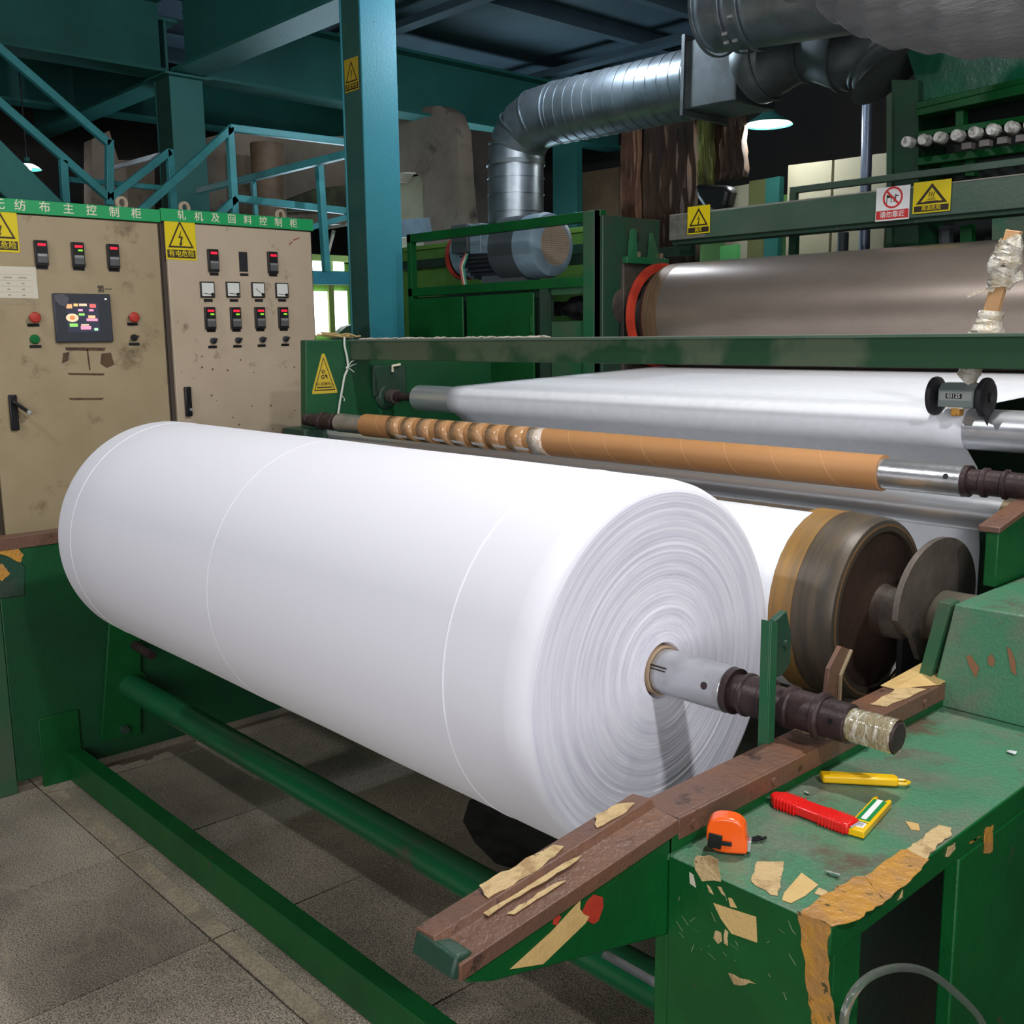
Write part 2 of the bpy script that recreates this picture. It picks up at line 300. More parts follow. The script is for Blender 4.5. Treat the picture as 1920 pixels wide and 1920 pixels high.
def patch(pts, m, parent, nvec, t=.0008, name='tape_patch', **k):    # thin torn piece lying on a surface; pts lie on it
    n = norm(nvec)
    if name == 'masking_tape' and m.name in ('worn_masking_tape', 'old_brown_tape'):     # torn, ragged edges
        P = [Vector(p) for p in pts]; ctr = sum(P, Vector((0, 0, 0))) / len(P); rg = random.Random(len(P) * 31 + int(abs(ctr.y) * 1e4)); out = []
        for i, a in enumerate(P):
            b = P[(i + 1) % len(P)]; L_ = (b - a).length; k_ = max(1, min(7, int(L_ / .009))); pr = n.cross(b - a).normalized() if L_ > 1e-6 else n
            for j in range(k_): out.append(a.lerp(b, j / k_) + (pr * rg.uniform(-.0022, .0022) if j else Vector((0, 0, 0))))
        pts = out
    return MB().prism([Vector(p) for p in pts], n * t).build(name, m, parent, smooth=False, **k)
def copy_tree(o, delta=(0, 0, 0), label=None, parent=None):
    c = o.copy(); COL.objects.link(c)
    if parent is not None: c.parent = parent
    else:
        c.location = Vector(o.location) + Vector(delta)
        if label: c['label'] = label
    for ch in list(o.children): copy_tree(ch, parent=c)
    return c
def text_part(name, s, m, parent, pos, right, upv, size, depth=.0006, align='CENTER', **k):
    cu = bpy.data.curves.new('t', 'FONT'); cu.body = s; cu.size = size; cu.align_x = align; cu.align_y = 'CENTER'; cu.extrude = depth; cu.offset = size * .007; cu.resolution_u = 2
    to = bpy.data.objects.new('t', cu); COL.objects.link(to)
    bpy.context.view_layer.update()
    me = bpy.data.meshes.new_from_object(to.evaluated_get(bpy.context.evaluated_depsgraph_get()))
    bpy.data.objects.remove(to)
    R_ = norm(right); U_ = norm(upv); N_ = R_.cross(U_); M_ = Matrix((R_, U_, N_)).transposed().to_4x4()
    M_.translation = Vector(pos) + N_ * depth - (Vector(parent['_o']) if parent is not None else Vector((0, 0, 0)))
    me.transform(M_); me.materials.clear(); me.materials.append(m); me.name = name
    o = bpy.data.objects.new(name, me); COL.objects.link(o); o.parent = parent; o['_o'] = list(parent['_o'])
    for a, v in k.items(): o[a] = v
    return o

# ---------------------------------------------------------------- the building
fl = struct(box('floor', GROUT, (-11, 4, -4.5, 9, -.06, -.012)))
for i in range(15):
    for j in range(11):
        x1 = -.53 - .6 * i; y0 = -1.316 + .6 * j
        if x1 < -9.3 or (x1 < -7 and j > 8): continue
        if j == 3 and x1 > -5:      # the row in front of the floor beam ends in a narrow yellowed strip
            pass
        MB().box(x1 - .6 + .003, x1 - .003, y0 + .003, y0 + .6 - .003, -.014, random.uniform(-.001, 0)).build('floor_tile', TILE, fl, smooth=False)
struct(box('wall_back', DARKW, (-11, 4, 9, 9.2, -.06, 6.2)))
wl = struct(box('wall_left', DARKW, (-11.2, -11, -4.5, 9.2, -.06, 6.2)))
struct(box('wall_right', DARKW, (4, 4.2, -4.5, 9.2, -.06, 6.2)))
wf = MB().box(-11, -2.2, -4.7, -4.5, -.06, 6.2).box(3.4, 4, -4.7, -4.5, -.06, 6.2).box(-2.2, 3.4, -4.7, -4.5, 3.9, 6.2).build('wall_front', DARKW); struct(wf)
struct(box('ceiling', DECK, (-11.2, 4.2, -4.7, 9.2, 6.2, 6.3)))

# yellowed strip beside the joint in front of the floor beam
for i in range(14):
    x1 = -.53 - .6 * i; MB().box(x1 - .597, x1 - .003, 1.090, 1.140, -.010, .0012).build('tile_strip', TILEY, fl, smooth=False)
MB().prism([(x, y, .0006) for x, y in [q[:2] for q in [(-2.4892, 2.0861, 0.0000), (-2.4202, 2.2150, 0.0000), (-2.1329, 2.1290, 0.0000), (-1.9500, 2.0332, 0.0000), (-1.9925, 1.9020, 0.0000), (-2.1119, 1.8661, 0.0000), (-2.2533, 1.9061, 0.0000), (-2.3861, 1.9715, 0.0000)]]], (0, 0, .0006)).build('dark_floor_patch', mat('dark_brown_patch', (.045, .038, .032), .8, col2=(.02, .018, .016), scale=12), fl, smooth=False)  # thin dark brown patch on the floor tiles

# mezzanine floor over the machine: deck, joists and main beams
t = thing('mezzanine_deck', 'dark blue-green mezzanine deck with joists over the machine', 'ceiling deck', (-5, 4.6, 3.9))
box('deck_plate', DECK, (-10.6, 1.4, 1.15, 8.8, 4.12, 4.18), t)
for x in [-9.4, -8.6, -6.3, -5.5, -4.7, -3.9, -3.1, -2.3, -1.5, -.7]:
    MB().box(x - .04, x + .04, 1.15, 8.8, 4.0, 4.119).build('joist', DECK, t)
for y in (5.4, 7.4):
    box('cross_joist', DECK, (-10.6, 1.4, y - .06, y + .06, 3.94, 3.999), t)

def ibeam(name, a, b, h, w_, m, label, group=None):
    a = Vector(a); b = Vector(b); d = norm(b - a); u = d.cross(Vector((0, 0, 1))).normalized()
    o = thing(name, label, 'beam', tuple((a + b) / 2), group)
    MB().bar(a + Vector((0, 0, .012)), b + Vector((0, 0, .012)), w_, .024).build('bottom_flange', m, o)
    MB().bar(a + Vector((0, 0, h - .012)), b + Vector((0, 0, h - .012)), w_, .024).build('top_flange', m, o)
    MB().bar(a + Vector((0, 0, h / 2)), b + Vector((0, 0, h / 2)), .02, h - .05).build('web_plate', m, o)
    return o
CX, CY = -7.62, 3.72     # far column
ibeam('steel_beam', (CX, -2.5, 3.42), (CX, CY - .13, 3.42), .52, .26, TEAL_DK, 'teal I-beam running left from the top of the far column', 'teal mezzanine beams')
ibeam('steel_beam', (CX, CY + .13, 3.42), (CX, 8.6, 3.42), .52, .26, TEAL_DK, 'teal I-beam running right, behind the near column, from the top of the far column', 'teal mezzanine beams')
ibeam('steel_beam', (CX + .16, CY, 3.42), (-5.22, CY, 3.42), .52, .26, TEAL_DK, 'teal I-beam running from the far column to the wide front column', 'teal mezzanine beams')
ibeam('steel_beam', (CX - .16, CY, 3.42), (-10.6, CY, 3.42), .46, .22, TEAL_DK, 'dark I-beam receding behind the far column', 'teal mezzanine beams')
ibeam('steel_beam', (-9.6, -2.5, 3.5), (-9.6, 8.6, 3.5), .4, .2, TEAL_DK, 'dark I-beam against the far left wall', 'teal mezzanine beams')
box('roof_panel', TEAL_DK, (-10.6, -5.6, -2.5, .4, 4.1, 4.16)); tag(bpy.data.objects['roof_panel'], 'dark teal roof sheeting above the upper left beams', 'roof')

def hcolumn(x, y, w_, d_, z1, label, m1, m2):
    o = thing('steel_column', label, 'column', (x, y, 0), 'teal steel columns')
    box('flange', m1, (x + w_ / 2 - .014, x + w_ / 2, y - d_ / 2, y + d_ / 2, 0, z1), o, bevel=.004)
    box('flange', m1, (x - w_ / 2, x - w_ / 2 + .014, y - d_ / 2, y + d_ / 2, 0, z1), o, bevel=.004)
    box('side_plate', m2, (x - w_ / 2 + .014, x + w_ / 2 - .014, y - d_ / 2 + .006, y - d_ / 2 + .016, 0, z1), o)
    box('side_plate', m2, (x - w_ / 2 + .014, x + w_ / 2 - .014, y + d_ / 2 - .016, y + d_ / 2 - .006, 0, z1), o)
    return o
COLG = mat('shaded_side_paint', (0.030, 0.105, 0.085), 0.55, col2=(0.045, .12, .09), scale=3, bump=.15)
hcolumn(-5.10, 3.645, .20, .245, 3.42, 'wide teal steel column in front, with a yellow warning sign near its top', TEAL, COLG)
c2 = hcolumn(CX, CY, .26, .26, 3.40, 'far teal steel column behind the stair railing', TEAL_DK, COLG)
box('cap_plate', TEAL_DK, (CX - .18, CX + .18, CY - .18, CY + .18, 3.40, 3.415), c2)

# stair and walkway railings behind the cabinets (square tube)
def rail(a, b, w_=.042, h=None, m=TEAL_RAIL, name='rail_bar', parent=None): return MB().bar(a, b, w_, h).build(name, m, parent, .003)
t = thing('stair_railing', 'teal square-tube stair railing sloping down behind the left cabinet', 'railing', (-6.2000, 2.2862, 2.2747))
rail((-6.2000, 1.4211, 3.5245), (-6.2000, 2.5791, 2.6391), parent=t, name='handrail')
rail((-6.2000, 2.5810, 2.6629), (-6.2000, 2.5525, 2.2939), parent=t, name='post')
rail((-6.2000, 1.3962, 3.2775), (-6.2000, 2.5555, 2.3332), parent=t, name='mid_rail')
rail((-6.2000, 2.3066, 2.5230), (-6.2000, 2.3005, 2.2319), parent=t, name='post')
rail((-6.2000, 2.5555, 2.3332), (-6.2000, 2.9450, 2.6360), parent=t, name='mid_rail')
rail((-6.2000, 2.9459, 2.6484), (-6.2000, 2.9435, 2.2751), parent=t, name='post')
rail((-6.3000, 2.3562, 2.4346), (-6.3000, 2.9155, 2.4336), .03, parent=t, name='low_rail')
rail((-6.2400, 2.5851, 2.5079), (-6.2400, 2.9015, 2.6182), .03, m=STEELW, parent=t, name='low_rail')
t = thing('stair_stringer', 'broad teal stair stringer sloping down at the far left', 'stair', (-5.9000, 2.0158, 2.2400))
rail((-5.9000, 1.2663, 3.0046), (-5.9000, 2.1449, 2.1386), .03, .20, TEAL_DK, 'stringer', t)
for k in range(6):
    p = Vector((-5.9000, 1.7206, 2.4270)).lerp(Vector((-5.9000, 2.0982, 2.0804)), k / 5)
    MB().box(p.x - .8, p.x - .02, p.y - .12, p.y + .12, p.z - .01, p.z + .01).build('tread', TEAL_DK, t)
t = thing('walkway_railing', 'teal walkway railing left of the wide column, above the right cabinet', 'railing', (-5.9000, 3.2079, 2.2345))
rail((-5.9000, 3.1878, 2.7560), (-5.9000, 4.0948, 2.7672), parent=t, name='handrail')
rail((-5.9000, 3.1881, 2.7621), (-5.9000, 3.1927, 2.0454), parent=t, name='post')
rail((-5.9000, 3.1944, 2.7507), (-5.9000, 2.5610, 2.1989), parent=t, name='handrail')
rail((-5.9000, 3.2046, 2.3526), (-5.9000, 4.0754, 2.3310), parent=t, name='mid_rail')
rail((-5.9000, 3.2046, 2.3526), (-5.9000, 3.0140, 2.1915), parent=t, name='mid_rail')
for (px0, px1) in ((0, 1),):
    rail((-7.0630, 3.5500, 2.5465), (-5.0968, 3.5500, 2.5547), parent=t, name='cross_rail')
rail((-6.2955, 3.5500, 2.5525), (-6.2788, 3.5500, 2.1881), .03, parent=t, name='post')
rail((-5.7500, 3.7064, 2.5933), (-5.7500, 3.7281, 1.9279), parent=t, name='post')
rail((-5.9000, 3.6316, 2.1865), (-5.9000, 4.0748, 2.3173), .035, parent=t, name='cross_rail')
rail((-5.9000, 3.6163, 1.8990), (-5.9000, 4.0735, 1.9048), .03, .085, TEAL, 'platform_edge', t)
rail((-6.0000, 3.8544, 2.2171), (-6.0000, 4.1414, 2.2753), .02, m=PAPER, parent=t, name='thin_brace')
rail((-6.0000, 3.9613, 2.2164), (-6.0000, 3.8753, 1.9797), .02, m=PAPER, parent=t, name='thin_brace')

# stained plaster walls, cream panels and curtains far behind
o = MB().prism([(-8.0000, 4.0472, 3.0763), (-8.0000, 4.2725, 3.1508), (-8.0000, 4.6615, 3.2126), (-8.0000, 5.1777, 3.2202), (-8.0000, 5.3976, 3.2584), (-8.0000, 5.5790, 3.3017), (-8.0000, 5.5445, 2.5209), (-8.0000, 4.0039, 2.4272)], (-.15, 0, 0)).build('plaster_wall', PLASTER); tag(o, 'brown plaster wall behind the walkway railing', 'wall')
o = MB().cyl((-7.6000, 4.4228, 3.0306), ((-7.6000, 4.4244, 2.5634)[0], (-7.6000, 4.4244, 2.5634)[1], 0), .13).build('round_pier', mat('pier_plaster', (.24, .16, .10), .6, col2=(.16, .10, .06), scale=4)); tag(o, 'round brown pier behind the walkway railing', 'pier')
o = MB().prism([(-8.0000, 3.1981, 2.9814), (-8.0000, 3.3353, 3.0615), (-8.0000, 3.3883, 2.8567), (-8.0000, 3.6739, 2.8852), (-8.0000, 3.6451, 2.4855), (-8.0000, 3.1562, 2.4526)], (-.15, 0, 0)).build('plaster_wall', PLASTER); tag(o, 'stained plaster wall patch left of the far column', 'wall')
o = MB().prism([(-7.9000, 4.7731, 2.6605), (-7.9000, 5.0923, 2.7860), (-7.9000, 5.4903, 2.8507), (-7.9000, 5.4808, 2.6365), (-7.9000, 4.7682, 2.5694)], (-.1, 0, 0)).build('mossy_wall', mat('mossy', (.10, .11, .05), .8, col2=(.05, .05, .03), scale=4)); tag(o, 'mossy green wall strip low behind the walkway railing', 'wall')
t = thing('arched_plaster_wall', 'stained plaster wall with rounded corner and arched opening beside the wide column', 'wall', (-7.4, 6.1, 0))
MB().prism([(-8.3545, 6.0000, 3.5200), (-7.8608, 6.0000, 3.5049), (-7.5507, 6.0000, 3.5101), (-7.3652, 6.0000, 3.4893), (-7.2229, 6.0000, 3.4055), (-7.1424, 6.0000, 3.2497), (-7.1189, 6.0000, 2.8744), (-7.0860, 6.0000, 2.5612), (-7.0104, 6.0000, 2.2432), (-7.6407, 6.0000, 2.2848), (-7.6251, 6.0000, 2.8317), (-7.6526, 6.0000, 2.9129), (-7.7433, 6.0000, 2.9786), (-7.8534, 6.0000, 2.9962), (-7.9660, 6.0000, 3.0001), (-8.0511, 6.0000, 2.9344), (-8.3868, 6.0000, 2.9719)], (0, .16, 0)).build('plaster_panel', PLASTER, t)
box('opening_lining', CREAMW, ((-8.4268, 6.2500, 3.0475)[0], (-7.8906, 6.2500, 2.9857)[0], 6.2, 6.3, 1.9, 2.99), t)
MB().prism([(-7.4617, 6.3000, 3.3538), (-6.9445, 6.3000, 3.2344), (-7.0004, 6.3000, 2.2559), (-7.3609, 6.3000, 2.2796)], (0, .15, 0)).build('side_panel', mat('dark_plaster', (.09, .068, .052), .85, col2=(.05, .04, .032), scale=2, bump=.3, bscale=10), t)
o = MB().prism([(-6.2000, 4.6340, 2.3446), (-6.2000, 4.9262, 2.3783), (-6.2000, 4.9571, 2.2508), (-6.2000, 4.6292, 2.2183)], (-.05, 0, 0)).build('grey_box', MOTG); tag(o, 'small pale grey metal box beside the wide column', 'box')
def wallpanel(pts, m, label, name='wall_panel', cat='wall panel', v=(0, .06, 0)):
    pts = [pts[0], pts[1], (pts[1][0], pts[1][1], 0), (pts[0][0], pts[0][1], 0)]
    return tag(MB().prism(pts, v).build(name, m), label, cat)
wallpanel([(-4.2568, 6.6000, 2.6709), (-3.9164, 6.6000, 2.6640), (-3.8889, 6.6000, 2.0286), (-4.2339, 6.6000, 2.0501)], CREAMW, 'cream wall panel left of the pair above the calender beam', v=(0, .08, 0))
wallpanel([(-3.8963, 6.6000, 2.6615), (-3.5128, 6.6000, 2.6599), (-3.4792, 6.6000, 2.0031), (-3.8686, 6.6000, 2.0274)], CREAMW, 'cream wall panel with rust streak beside the dark green tower')
wallpanel([(-5.0676, 7.0000, 2.6397), (-4.8597, 7.0000, 2.6451), (-4.8444, 7.0000, 2.1449), (-5.0547, 7.0000, 2.1588)], CREAMW, 'narrow cream wall panel seen under the lamp')
wallpanel([(-4.8554, 7.0000, 2.6644), (-4.7070, 7.0000, 2.6673), (-4.6893, 7.0000, 2.1347), (-4.8395, 7.0000, 2.1446)], mat('olive_panel', (.11, .12, .035), .7), 'olive wall strip seen under the lamp')
wallpanel([(-4.6397, 6.9000, 2.6508), (-4.5202, 6.9000, 2.6562), (-4.5011, 6.9000, 2.1179), (-4.6223, 6.9000, 2.1259)], TEAL_DK, 'teal post seen under the lamp', 'back_post', 'post')
wallpanel([(-6.2825, 6.6000, 2.8536), (-5.8368, 6.6000, 2.8513), (-5.8325, 6.6000, 2.1923), (-6.2838, 6.6000, 2.2220)], mat('brown_board', (.15, .095, .05), .7, col2=(.10, .06, .03), scale=3), 'brown board panel right of the vertical duct', 'board', 'board')
wallpanel([(-6.4895, 6.5000, 3.2354), (-6.2047, 6.5000, 3.2147), (-6.2071, 6.5000, 2.2125), (-6.4976, 6.5000, 2.2316)], TEAL_DK, 'dark teal post right behind the vertical duct', 'back_post', 'post')
def curtain(x0, x1, y, z0, z1, m, label, amp=.035, n=26):
    vs = []; fs = []
    for i in range(n + 1):
        x = x0 + (x1 - x0) * i / n
        for j in range(9):
            z = z0 + (z1 - z0) * j / 8
            vs.append((x, y + amp * math.sin(i * 1.7 + .6 * math.sin(j * .9)) + amp * .5 * math.sin(j * 1.3 + i), z))
    for i in range(n):
        for j in range(8): fs.append((i * 9 + j, (i + 1) * 9 + j, (i + 1) * 9 + j + 1, i * 9 + j + 1))
    o = MB().add(vs, fs).build('hanging_cloth', m); s = o.modifiers.new('s', 'SOLIDIFY'); s.thickness = .008
    return tag(o, label, 'cloth', 'cloths hanging behind the calender')
_a = (-5.4405, 6.2000, 2.8155); _b = (-5.2724, 6.2000, 2.7944); curtain(_a[0], _b[0], 6.2, 2.0, 3.12, mat('rust_cloth', (.16, .075, .04), .8, col2=(.09, .04, .022), scale=5, bump=.5, bscale=8), 'rust-brown cloth hanging left behind the calender')
_a = (-5.3575, 6.3000, 2.8150); _b = (-4.8075, 6.3000, 2.7460); curtain(_a[0], _b[0], 6.3, 2.0, 3.12, BROWNC, 'dark brown cloth hanging in folds behind the calender', .05, 40)
_a = (-4.5695, 6.0000, 2.6862); _b = (-4.4622, 6.0000, 2.6728); curtain(_a[0], _b[0], 6.0, 2.5, 3.05, YGREEN, 'yellow-green cloth strip hanging under the horizontal duct')
_a = (-4.5186, 6.1000, 2.6898); _b = (-4.2566, 6.1000, 2.6569); curtain(_a[0], _b[0], 6.1, 2.55, 3.0, BROWNC, 'dark cloth to the right of the yellow-green strip')
vs = [Vector(p) for p in [(-4.5437, 5.9000, 2.5167), (-4.2717, 5.9000, 2.4800), (-4.2535, 5.9000, 2.4340), (-4.2847, 5.9000, 2.3280), (-4.3619, 5.9000, 2.3076), (-4.4506, 5.9000, 2.3435), (-4.5147, 5.9000, 2.4194)]]
o = MB().prism(vs, (0, .12, 0)).build('black_bag', mat('black_sack', (.02, .02, .022), .4, bump=.8, bscale=14), None, .03); tag(o, 'black sack bunched below the yellow-green cloth', 'sack')

# lime green lower wall and windows at the far left
lw = struct(box('wall_lime', LIME, (-9.1, -9, 5.2, 6.9, 0, 2.25))); 
struct(box('wall_lime_back', LIME, (-9, -3.2, 7.6, 7.7, 0, 2.62)))
wn = thing('window_1', 'bright daylight window between right cabinet and wide column', 'window', (-8.9500, 5.6382, 1.5633)); wn['kind'] = 'structure'
def pane(p, q, nm='pane'):
    a = Vector(p); b = Vector(q); return MB().box(-8.97, -8.955, a.y, b.y, b.z, a.z).build(nm, PANE, wn)
pane((-8.9500, 5.6374, 2.2590), (-8.9500, 5.7664, 2.1668)); pane((-8.9500, 5.7835, 2.2645), (-8.9500, 5.8342, 2.1690)); pane((-8.9500, 5.8769, 2.2835), (-8.9500, 6.0160, 2.1748))
pane((-8.9500, 5.6286, 1.9692), (-8.9500, 5.8164, 1.5463)); pane((-8.9500, 5.8935, 1.9794), (-8.9500, 6.0399, 1.5869))
a = (-8.9000, 5.8322, 2.2890); b = (-8.9000, 5.8020, 1.5355); box('window_bar', mat('lime_frame', (.30, .38, .10), .5), (-8.95, -8.92, a[1] - .03, a[1] + .03, b[2], a[2]), wn)
a = (-8.9000, 5.5838, 2.2891); b = (-8.9000, 6.0772, 2.3091); box('window_head', mat('lime_frame', (.30, .38, .10), .5), (-8.95, -8.9, a[1], b[1], a[2] - .03, a[2] + .03), wn)
o = MB().prism([(-8.7000, 5.7332, 1.5448), (-8.7000, 5.8482, 1.6262), (-8.7000, 5.9876, 1.6569), (-8.7000, 5.9798, 1.4802), (-8.7000, 5.7303, 1.4833)], (-.1, 0, 0)).box(-8.8, -8.7, (-8.7000, 5.7578, 1.5446)[1], (-8.7000, 5.9798, 1.4802)[1], 0, 1.5).build('sloping_duct_cover', GREEN_GREY); tag(o, 'grey-green sloping cover under the bright window', 'cover')

# ---------------------------------------------------------------- electrical cabinets
FX = -4.2
def cab(y0, y1, top, m, label):
    o = thing('control_cabinet', label, 'cabinet', (FX - .25, (y0 + y1) / 2, 0))
    box('body', m, (FX - .5, FX - .022, y0, y1, 0, top - .01), o, .004)
    box('seam_gasket', BEIGED, (FX - .022, FX - .017, y0, y1, 0, top - .05), o)
    box('door', m, (FX - .018, FX, y0 + .018, y1 - .012, .06, top - .055), o, .003)
    box('header_strip', STRIPG, (FX - .01, FX + .004, y0, y1, top - .05, top), o, .001)
    return o
c1 = cab(1.215, 1.935, 2.040, BEIGE, 'left beige control cabinet with the touch screen')
c2_ = cab(1.938, 2.660, 2.047, BEIGE2, 'right beige control cabinet with four needle meters')
box('corner_post', BEIGE, (FX - .5, FX - .002, 1.19, 1.213, 0, 1.98), c1)
RY = (0, 1, 0); UZ = (0, 0, 1)
hz = 2.0165
for ch, y in zip('无纺布主控制柜', [(-4.1950, 1.3146, 2.0104)[1] - .0] + [q[1] for q in [(-4.1950, 1.3896, 2.0119), (-4.1950, 1.4784, 2.0143), (-4.1950, 1.5672, 2.0146), (-4.1950, 1.6551, 2.0147), (-4.1950, 1.7452, 2.0148), (-4.1950, 1.8348, 2.0167)]]):
    text_part('lettering', ch, CREAM, c1, (FX + .004, y, hz - .001), RY, UZ, .043)
for ch, y in zip('轧机及回料控制柜', [q[1] for q in [(-4.1950, 2.0276, 2.0125), (-4.1950, 2.1032, 2.0131), (-4.1950, 2.1790, 2.0135), (-4.1950, 2.2550, 2.0139), (-4.1950, 2.3310, 2.0141), (-4.1950, 2.4060, 2.0142), (-4.1950, 2.4813, 2.0166), (-4.1950, 2.5578, 2.0189)]]):
    text_part('lettering', ch, CREAM, c2_, (FX + .004, y, hz + .005), RY, UZ, .040)
for par, y in ((c1, (-4.3500, 1.8429, 2.0759)[1]), (c2_, (-4.3500, 2.1176, 2.0740)[1]), (c2_, (-4.3500, 2.5855, 2.0786)[1])):
    MB().ring((FX - .16, y, 2.075), (1, .25, 0), .016, .027, .012, 20).cyl((FX - .15, y, 2.02), (FX - .15, y, 2.055), .009, seg=10).build('lifting_eye', BEIGE2, par)
def onface(p, par, w_, h, m, t_=.012, name='plate', bevel=.001, base=0.0):
    return MB().box(FX + base, FX + base + t_, p[1] - w_ / 2, p[1] + w_ / 2, p[2] - h / 2, p[2] + h / 2).build(name, m, par, bevel)
def digital(p, par, two=False):
    o = onface(p, par, .047, .094, BLACK, .016, 'digital_controller', .002)
    x = FX + .016
    MB().box(x, x + .001, p[1] - .013, p[1] + .017, p[2] + .026, p[2] + .036).build('red_readout', LED_R, o, smooth=False)
    if two: MB().box(x, x + .001, p[1] - .001, p[1] + .016, p[2] + .013, p[2] + .020).build('green_readout', LED_G, o, smooth=False)
    kp = MB().box(x, x + .002, p[1] - .017, p[1] + .020, p[2] - .036, p[2] - .002)
    kp.build('keypad', GREYKEY, o)
    MB().box(x, x + .0026, p[1] - .016, p[1] + .019, p[2] - .012, p[2] - .003).build('key_row', STEELW, o, smooth=False)
def namep(p, par, w_=.044): onface(p, par, w_, .0115, BLACK, .0015, 'name_plate', .0)
for p in [(-4.1900, 1.4495, 1.8465), (-4.1900, 1.7257, 1.8456)]: digital(p, c1)
digital((-4.1900, 1.5878, 1.8460), c1, True)
for p in [(-4.2000, 1.4513, 1.7928), (-4.2000, 1.5903, 1.7925), (-4.2000, 1.7291, 1.7929), (-4.2000, 1.4011, 1.5777), (-4.2000, 1.7879, 1.5807), (-4.2000, 1.4021, 1.4971), (-4.2000, 1.7891, 1.5005)]: namep(p, c1)
for p in [(-4.1900, 2.1551, 1.8459), (-4.1900, 2.4398, 1.8476)]: digital(p, c2_)
p = (-4.2000, 2.3005, 1.8465); onface(p, c2_, .040, .084, BLACKM, .002, 'empty_cutout', 0)
for p in [(-4.1900, 2.1254, 1.6051), (-4.1900, 2.2451, 1.6054), (-4.1900, 2.3632, 1.6070), (-4.1900, 2.4802, 1.6080)]: digital(p, c2_, True)
for p in [(-4.2000, 2.1600, 1.7902), (-4.2000, 2.3015, 1.7921), (-4.2000, 2.4439, 1.7940), (-4.2000, 2.1255, 1.6795), (-4.2000, 2.2455, 1.6811), (-4.2000, 2.3664, 1.6827), (-4.2000, 2.4830, 1.6848), (-4.2000, 2.1313, 1.5527), (-4.2000, 2.2500, 1.5534), (-4.2000, 2.3662, 1.5542), (-4.2000, 2.4846, 1.5555), (-4.2000, 2.1329, 1.4836), (-4.2000, 2.2501, 1.4847), (-4.2000, 2.3688, 1.4859), (-4.2000, 2.4874, 1.4872)]: namep(p, c2_, .040)
for i, p in enumerate([(-4.1950, 2.1223, 1.7246), (-4.1950, 2.2414, 1.7270), (-4.1950, 2.3631, 1.7279), (-4.1950, 2.4814, 1.7284)]):
    o = onface(p, c2_, .064, .066, BLACK, .010, 'needle_meter', .002); x = FX + .010
    MB().box(x, x + .001, p[1] - .027, p[1] + .027, p[2] - .027, p[2] + .028).build('dial_face', FACEW, o, smooth=False)
    hub = Vector((x + .0012, p[1] + .019, p[2] - .020)); tipv = hub + (Vector((0, -.040, .004)) if i != 2 else Vector((0, -.034, .026)))
    MB().bar(hub, tipv, .0025, .001, (1, 0, 0)).build('needle', INK, o); MB().cyl(hub, hub + Vector((.003, 0, 0)), .007, seg=14).build('needle_hub', BLACK, o)
for p in [(-4.2000, 2.1354, 1.5100), (-4.2000, 2.2525, 1.5111), (-4.2000, 2.3714, 1.5123), (-4.2000, 2.4885, 1.5136)]:
    o = MB().cyl((FX, p[1], p[2]), (FX + .014, p[1], p[2]), .013, seg=18).build('rotary_knob', DKGREY, c2_); MB().bar((FX + .018, p[1] - .010, p[2] - .008), (FX + .018, p[1] + .012, p[2] + .008), .006, .010, (1, 0, 0)).build('knob_grip', BLACK, o)
for (q, m) in (((-4.1800, 1.4017, 1.6056), REDB), ((-4.1800, 1.7874, 1.6075), REDB)):
    o = MB().cyl((FX, q[1] - .004, q[2]), (FX + .02, q[1] - .004, q[2]), .012, seg=18).build('emergency_button', DKGREY, c1); MB().lathe((FX + .018, q[1], q[2]), (1, 0, 0), [(0, .020), (.010, .021), (.016, .016), (.018, 0.001)], 22).build('mushroom_cap', m, o)
q = (-4.1900, 1.4001, 1.5246); MB().lathe((FX, q[1], q[2]), (1, 0, 0), [(0, .018), (.010, .018), (.016, .014), (.017, .001)], 20).build('green_push_button', GRNB, c1)
q = (-4.1900, 1.7876, 1.5268); o = MB().cyl((FX, q[1], q[2]), (FX + .012, q[1], q[2]), .013, seg=18).build('selector_switch', BLACK, c1); MB().bar((FX + .016, q[1] - .014, q[2] - .006), (FX + .016, q[1] + .014, q[2] + .006), .008, .012, (1, 0, 0)).build('selector_lever', BLACK, o)
# touch screen
tl = Vector((-4.1850, 1.4699, 1.6951)); br = Vector((-4.1850, 1.7100, 1.5106)); y0, y1 = tl.y + .008, br.y - .010; z1, z0 = tl.z + .003, br.z
hm = MB().box(FX, FX + .015, y0, y1, z0, z1).build('touch_screen', DKGREY, c1, .004)
sy0, sy1 = y0 + .046, y1 - .052; sz0, sz1 = z0 + .038, z1 - .034; X = FX + .015
MB().box(X, X + .001, sy0, sy1, sz0, sz1).build('display', SCREEN, hm, smooth=False)
def scr(u0, v0, u1, v1, c, nm='screen_button'):   # fractions of the display
    MB().box(X + .001, X + .0018, sy0 + (sy1 - sy0) * u0, sy0 + (sy1 - sy0) * u1, sz1 - (sz1 - sz0) * v1, sz1 - (sz1 - sz0) * v0).build(nm, emis('scr_%s' % (str(c)), c, .9), hm, smooth=False)
PK = (.95, .35, .50); OR = (1, .45, .2); PE = (1, .66, .42); GR = (.30, .72, .16); RD = (.95, .16, .14)
for r in ((.0, .06, .18, .20, OR), (.23, .04, .36, .13, (1, .6, .2)), (.40, .04, .64, .12, PE), (.73, .05, .92, .17, RD), (.36, .22, .50, .29, (.9, .40, .62)), (.70, .22, .84, .29, PK),
          (.37, .36, .55, .44, GR), (.66, .43, .88, .52, (1, .58, .30)), (.60, .53, .95, .62, PK), (.06, .70, .31, .81, GR), (.42, .72, .66, .77, PE), (.40, .78, .72, .90, PK), (.82, .85, .94, .94, (.45, .85, .55))): scr(*r)
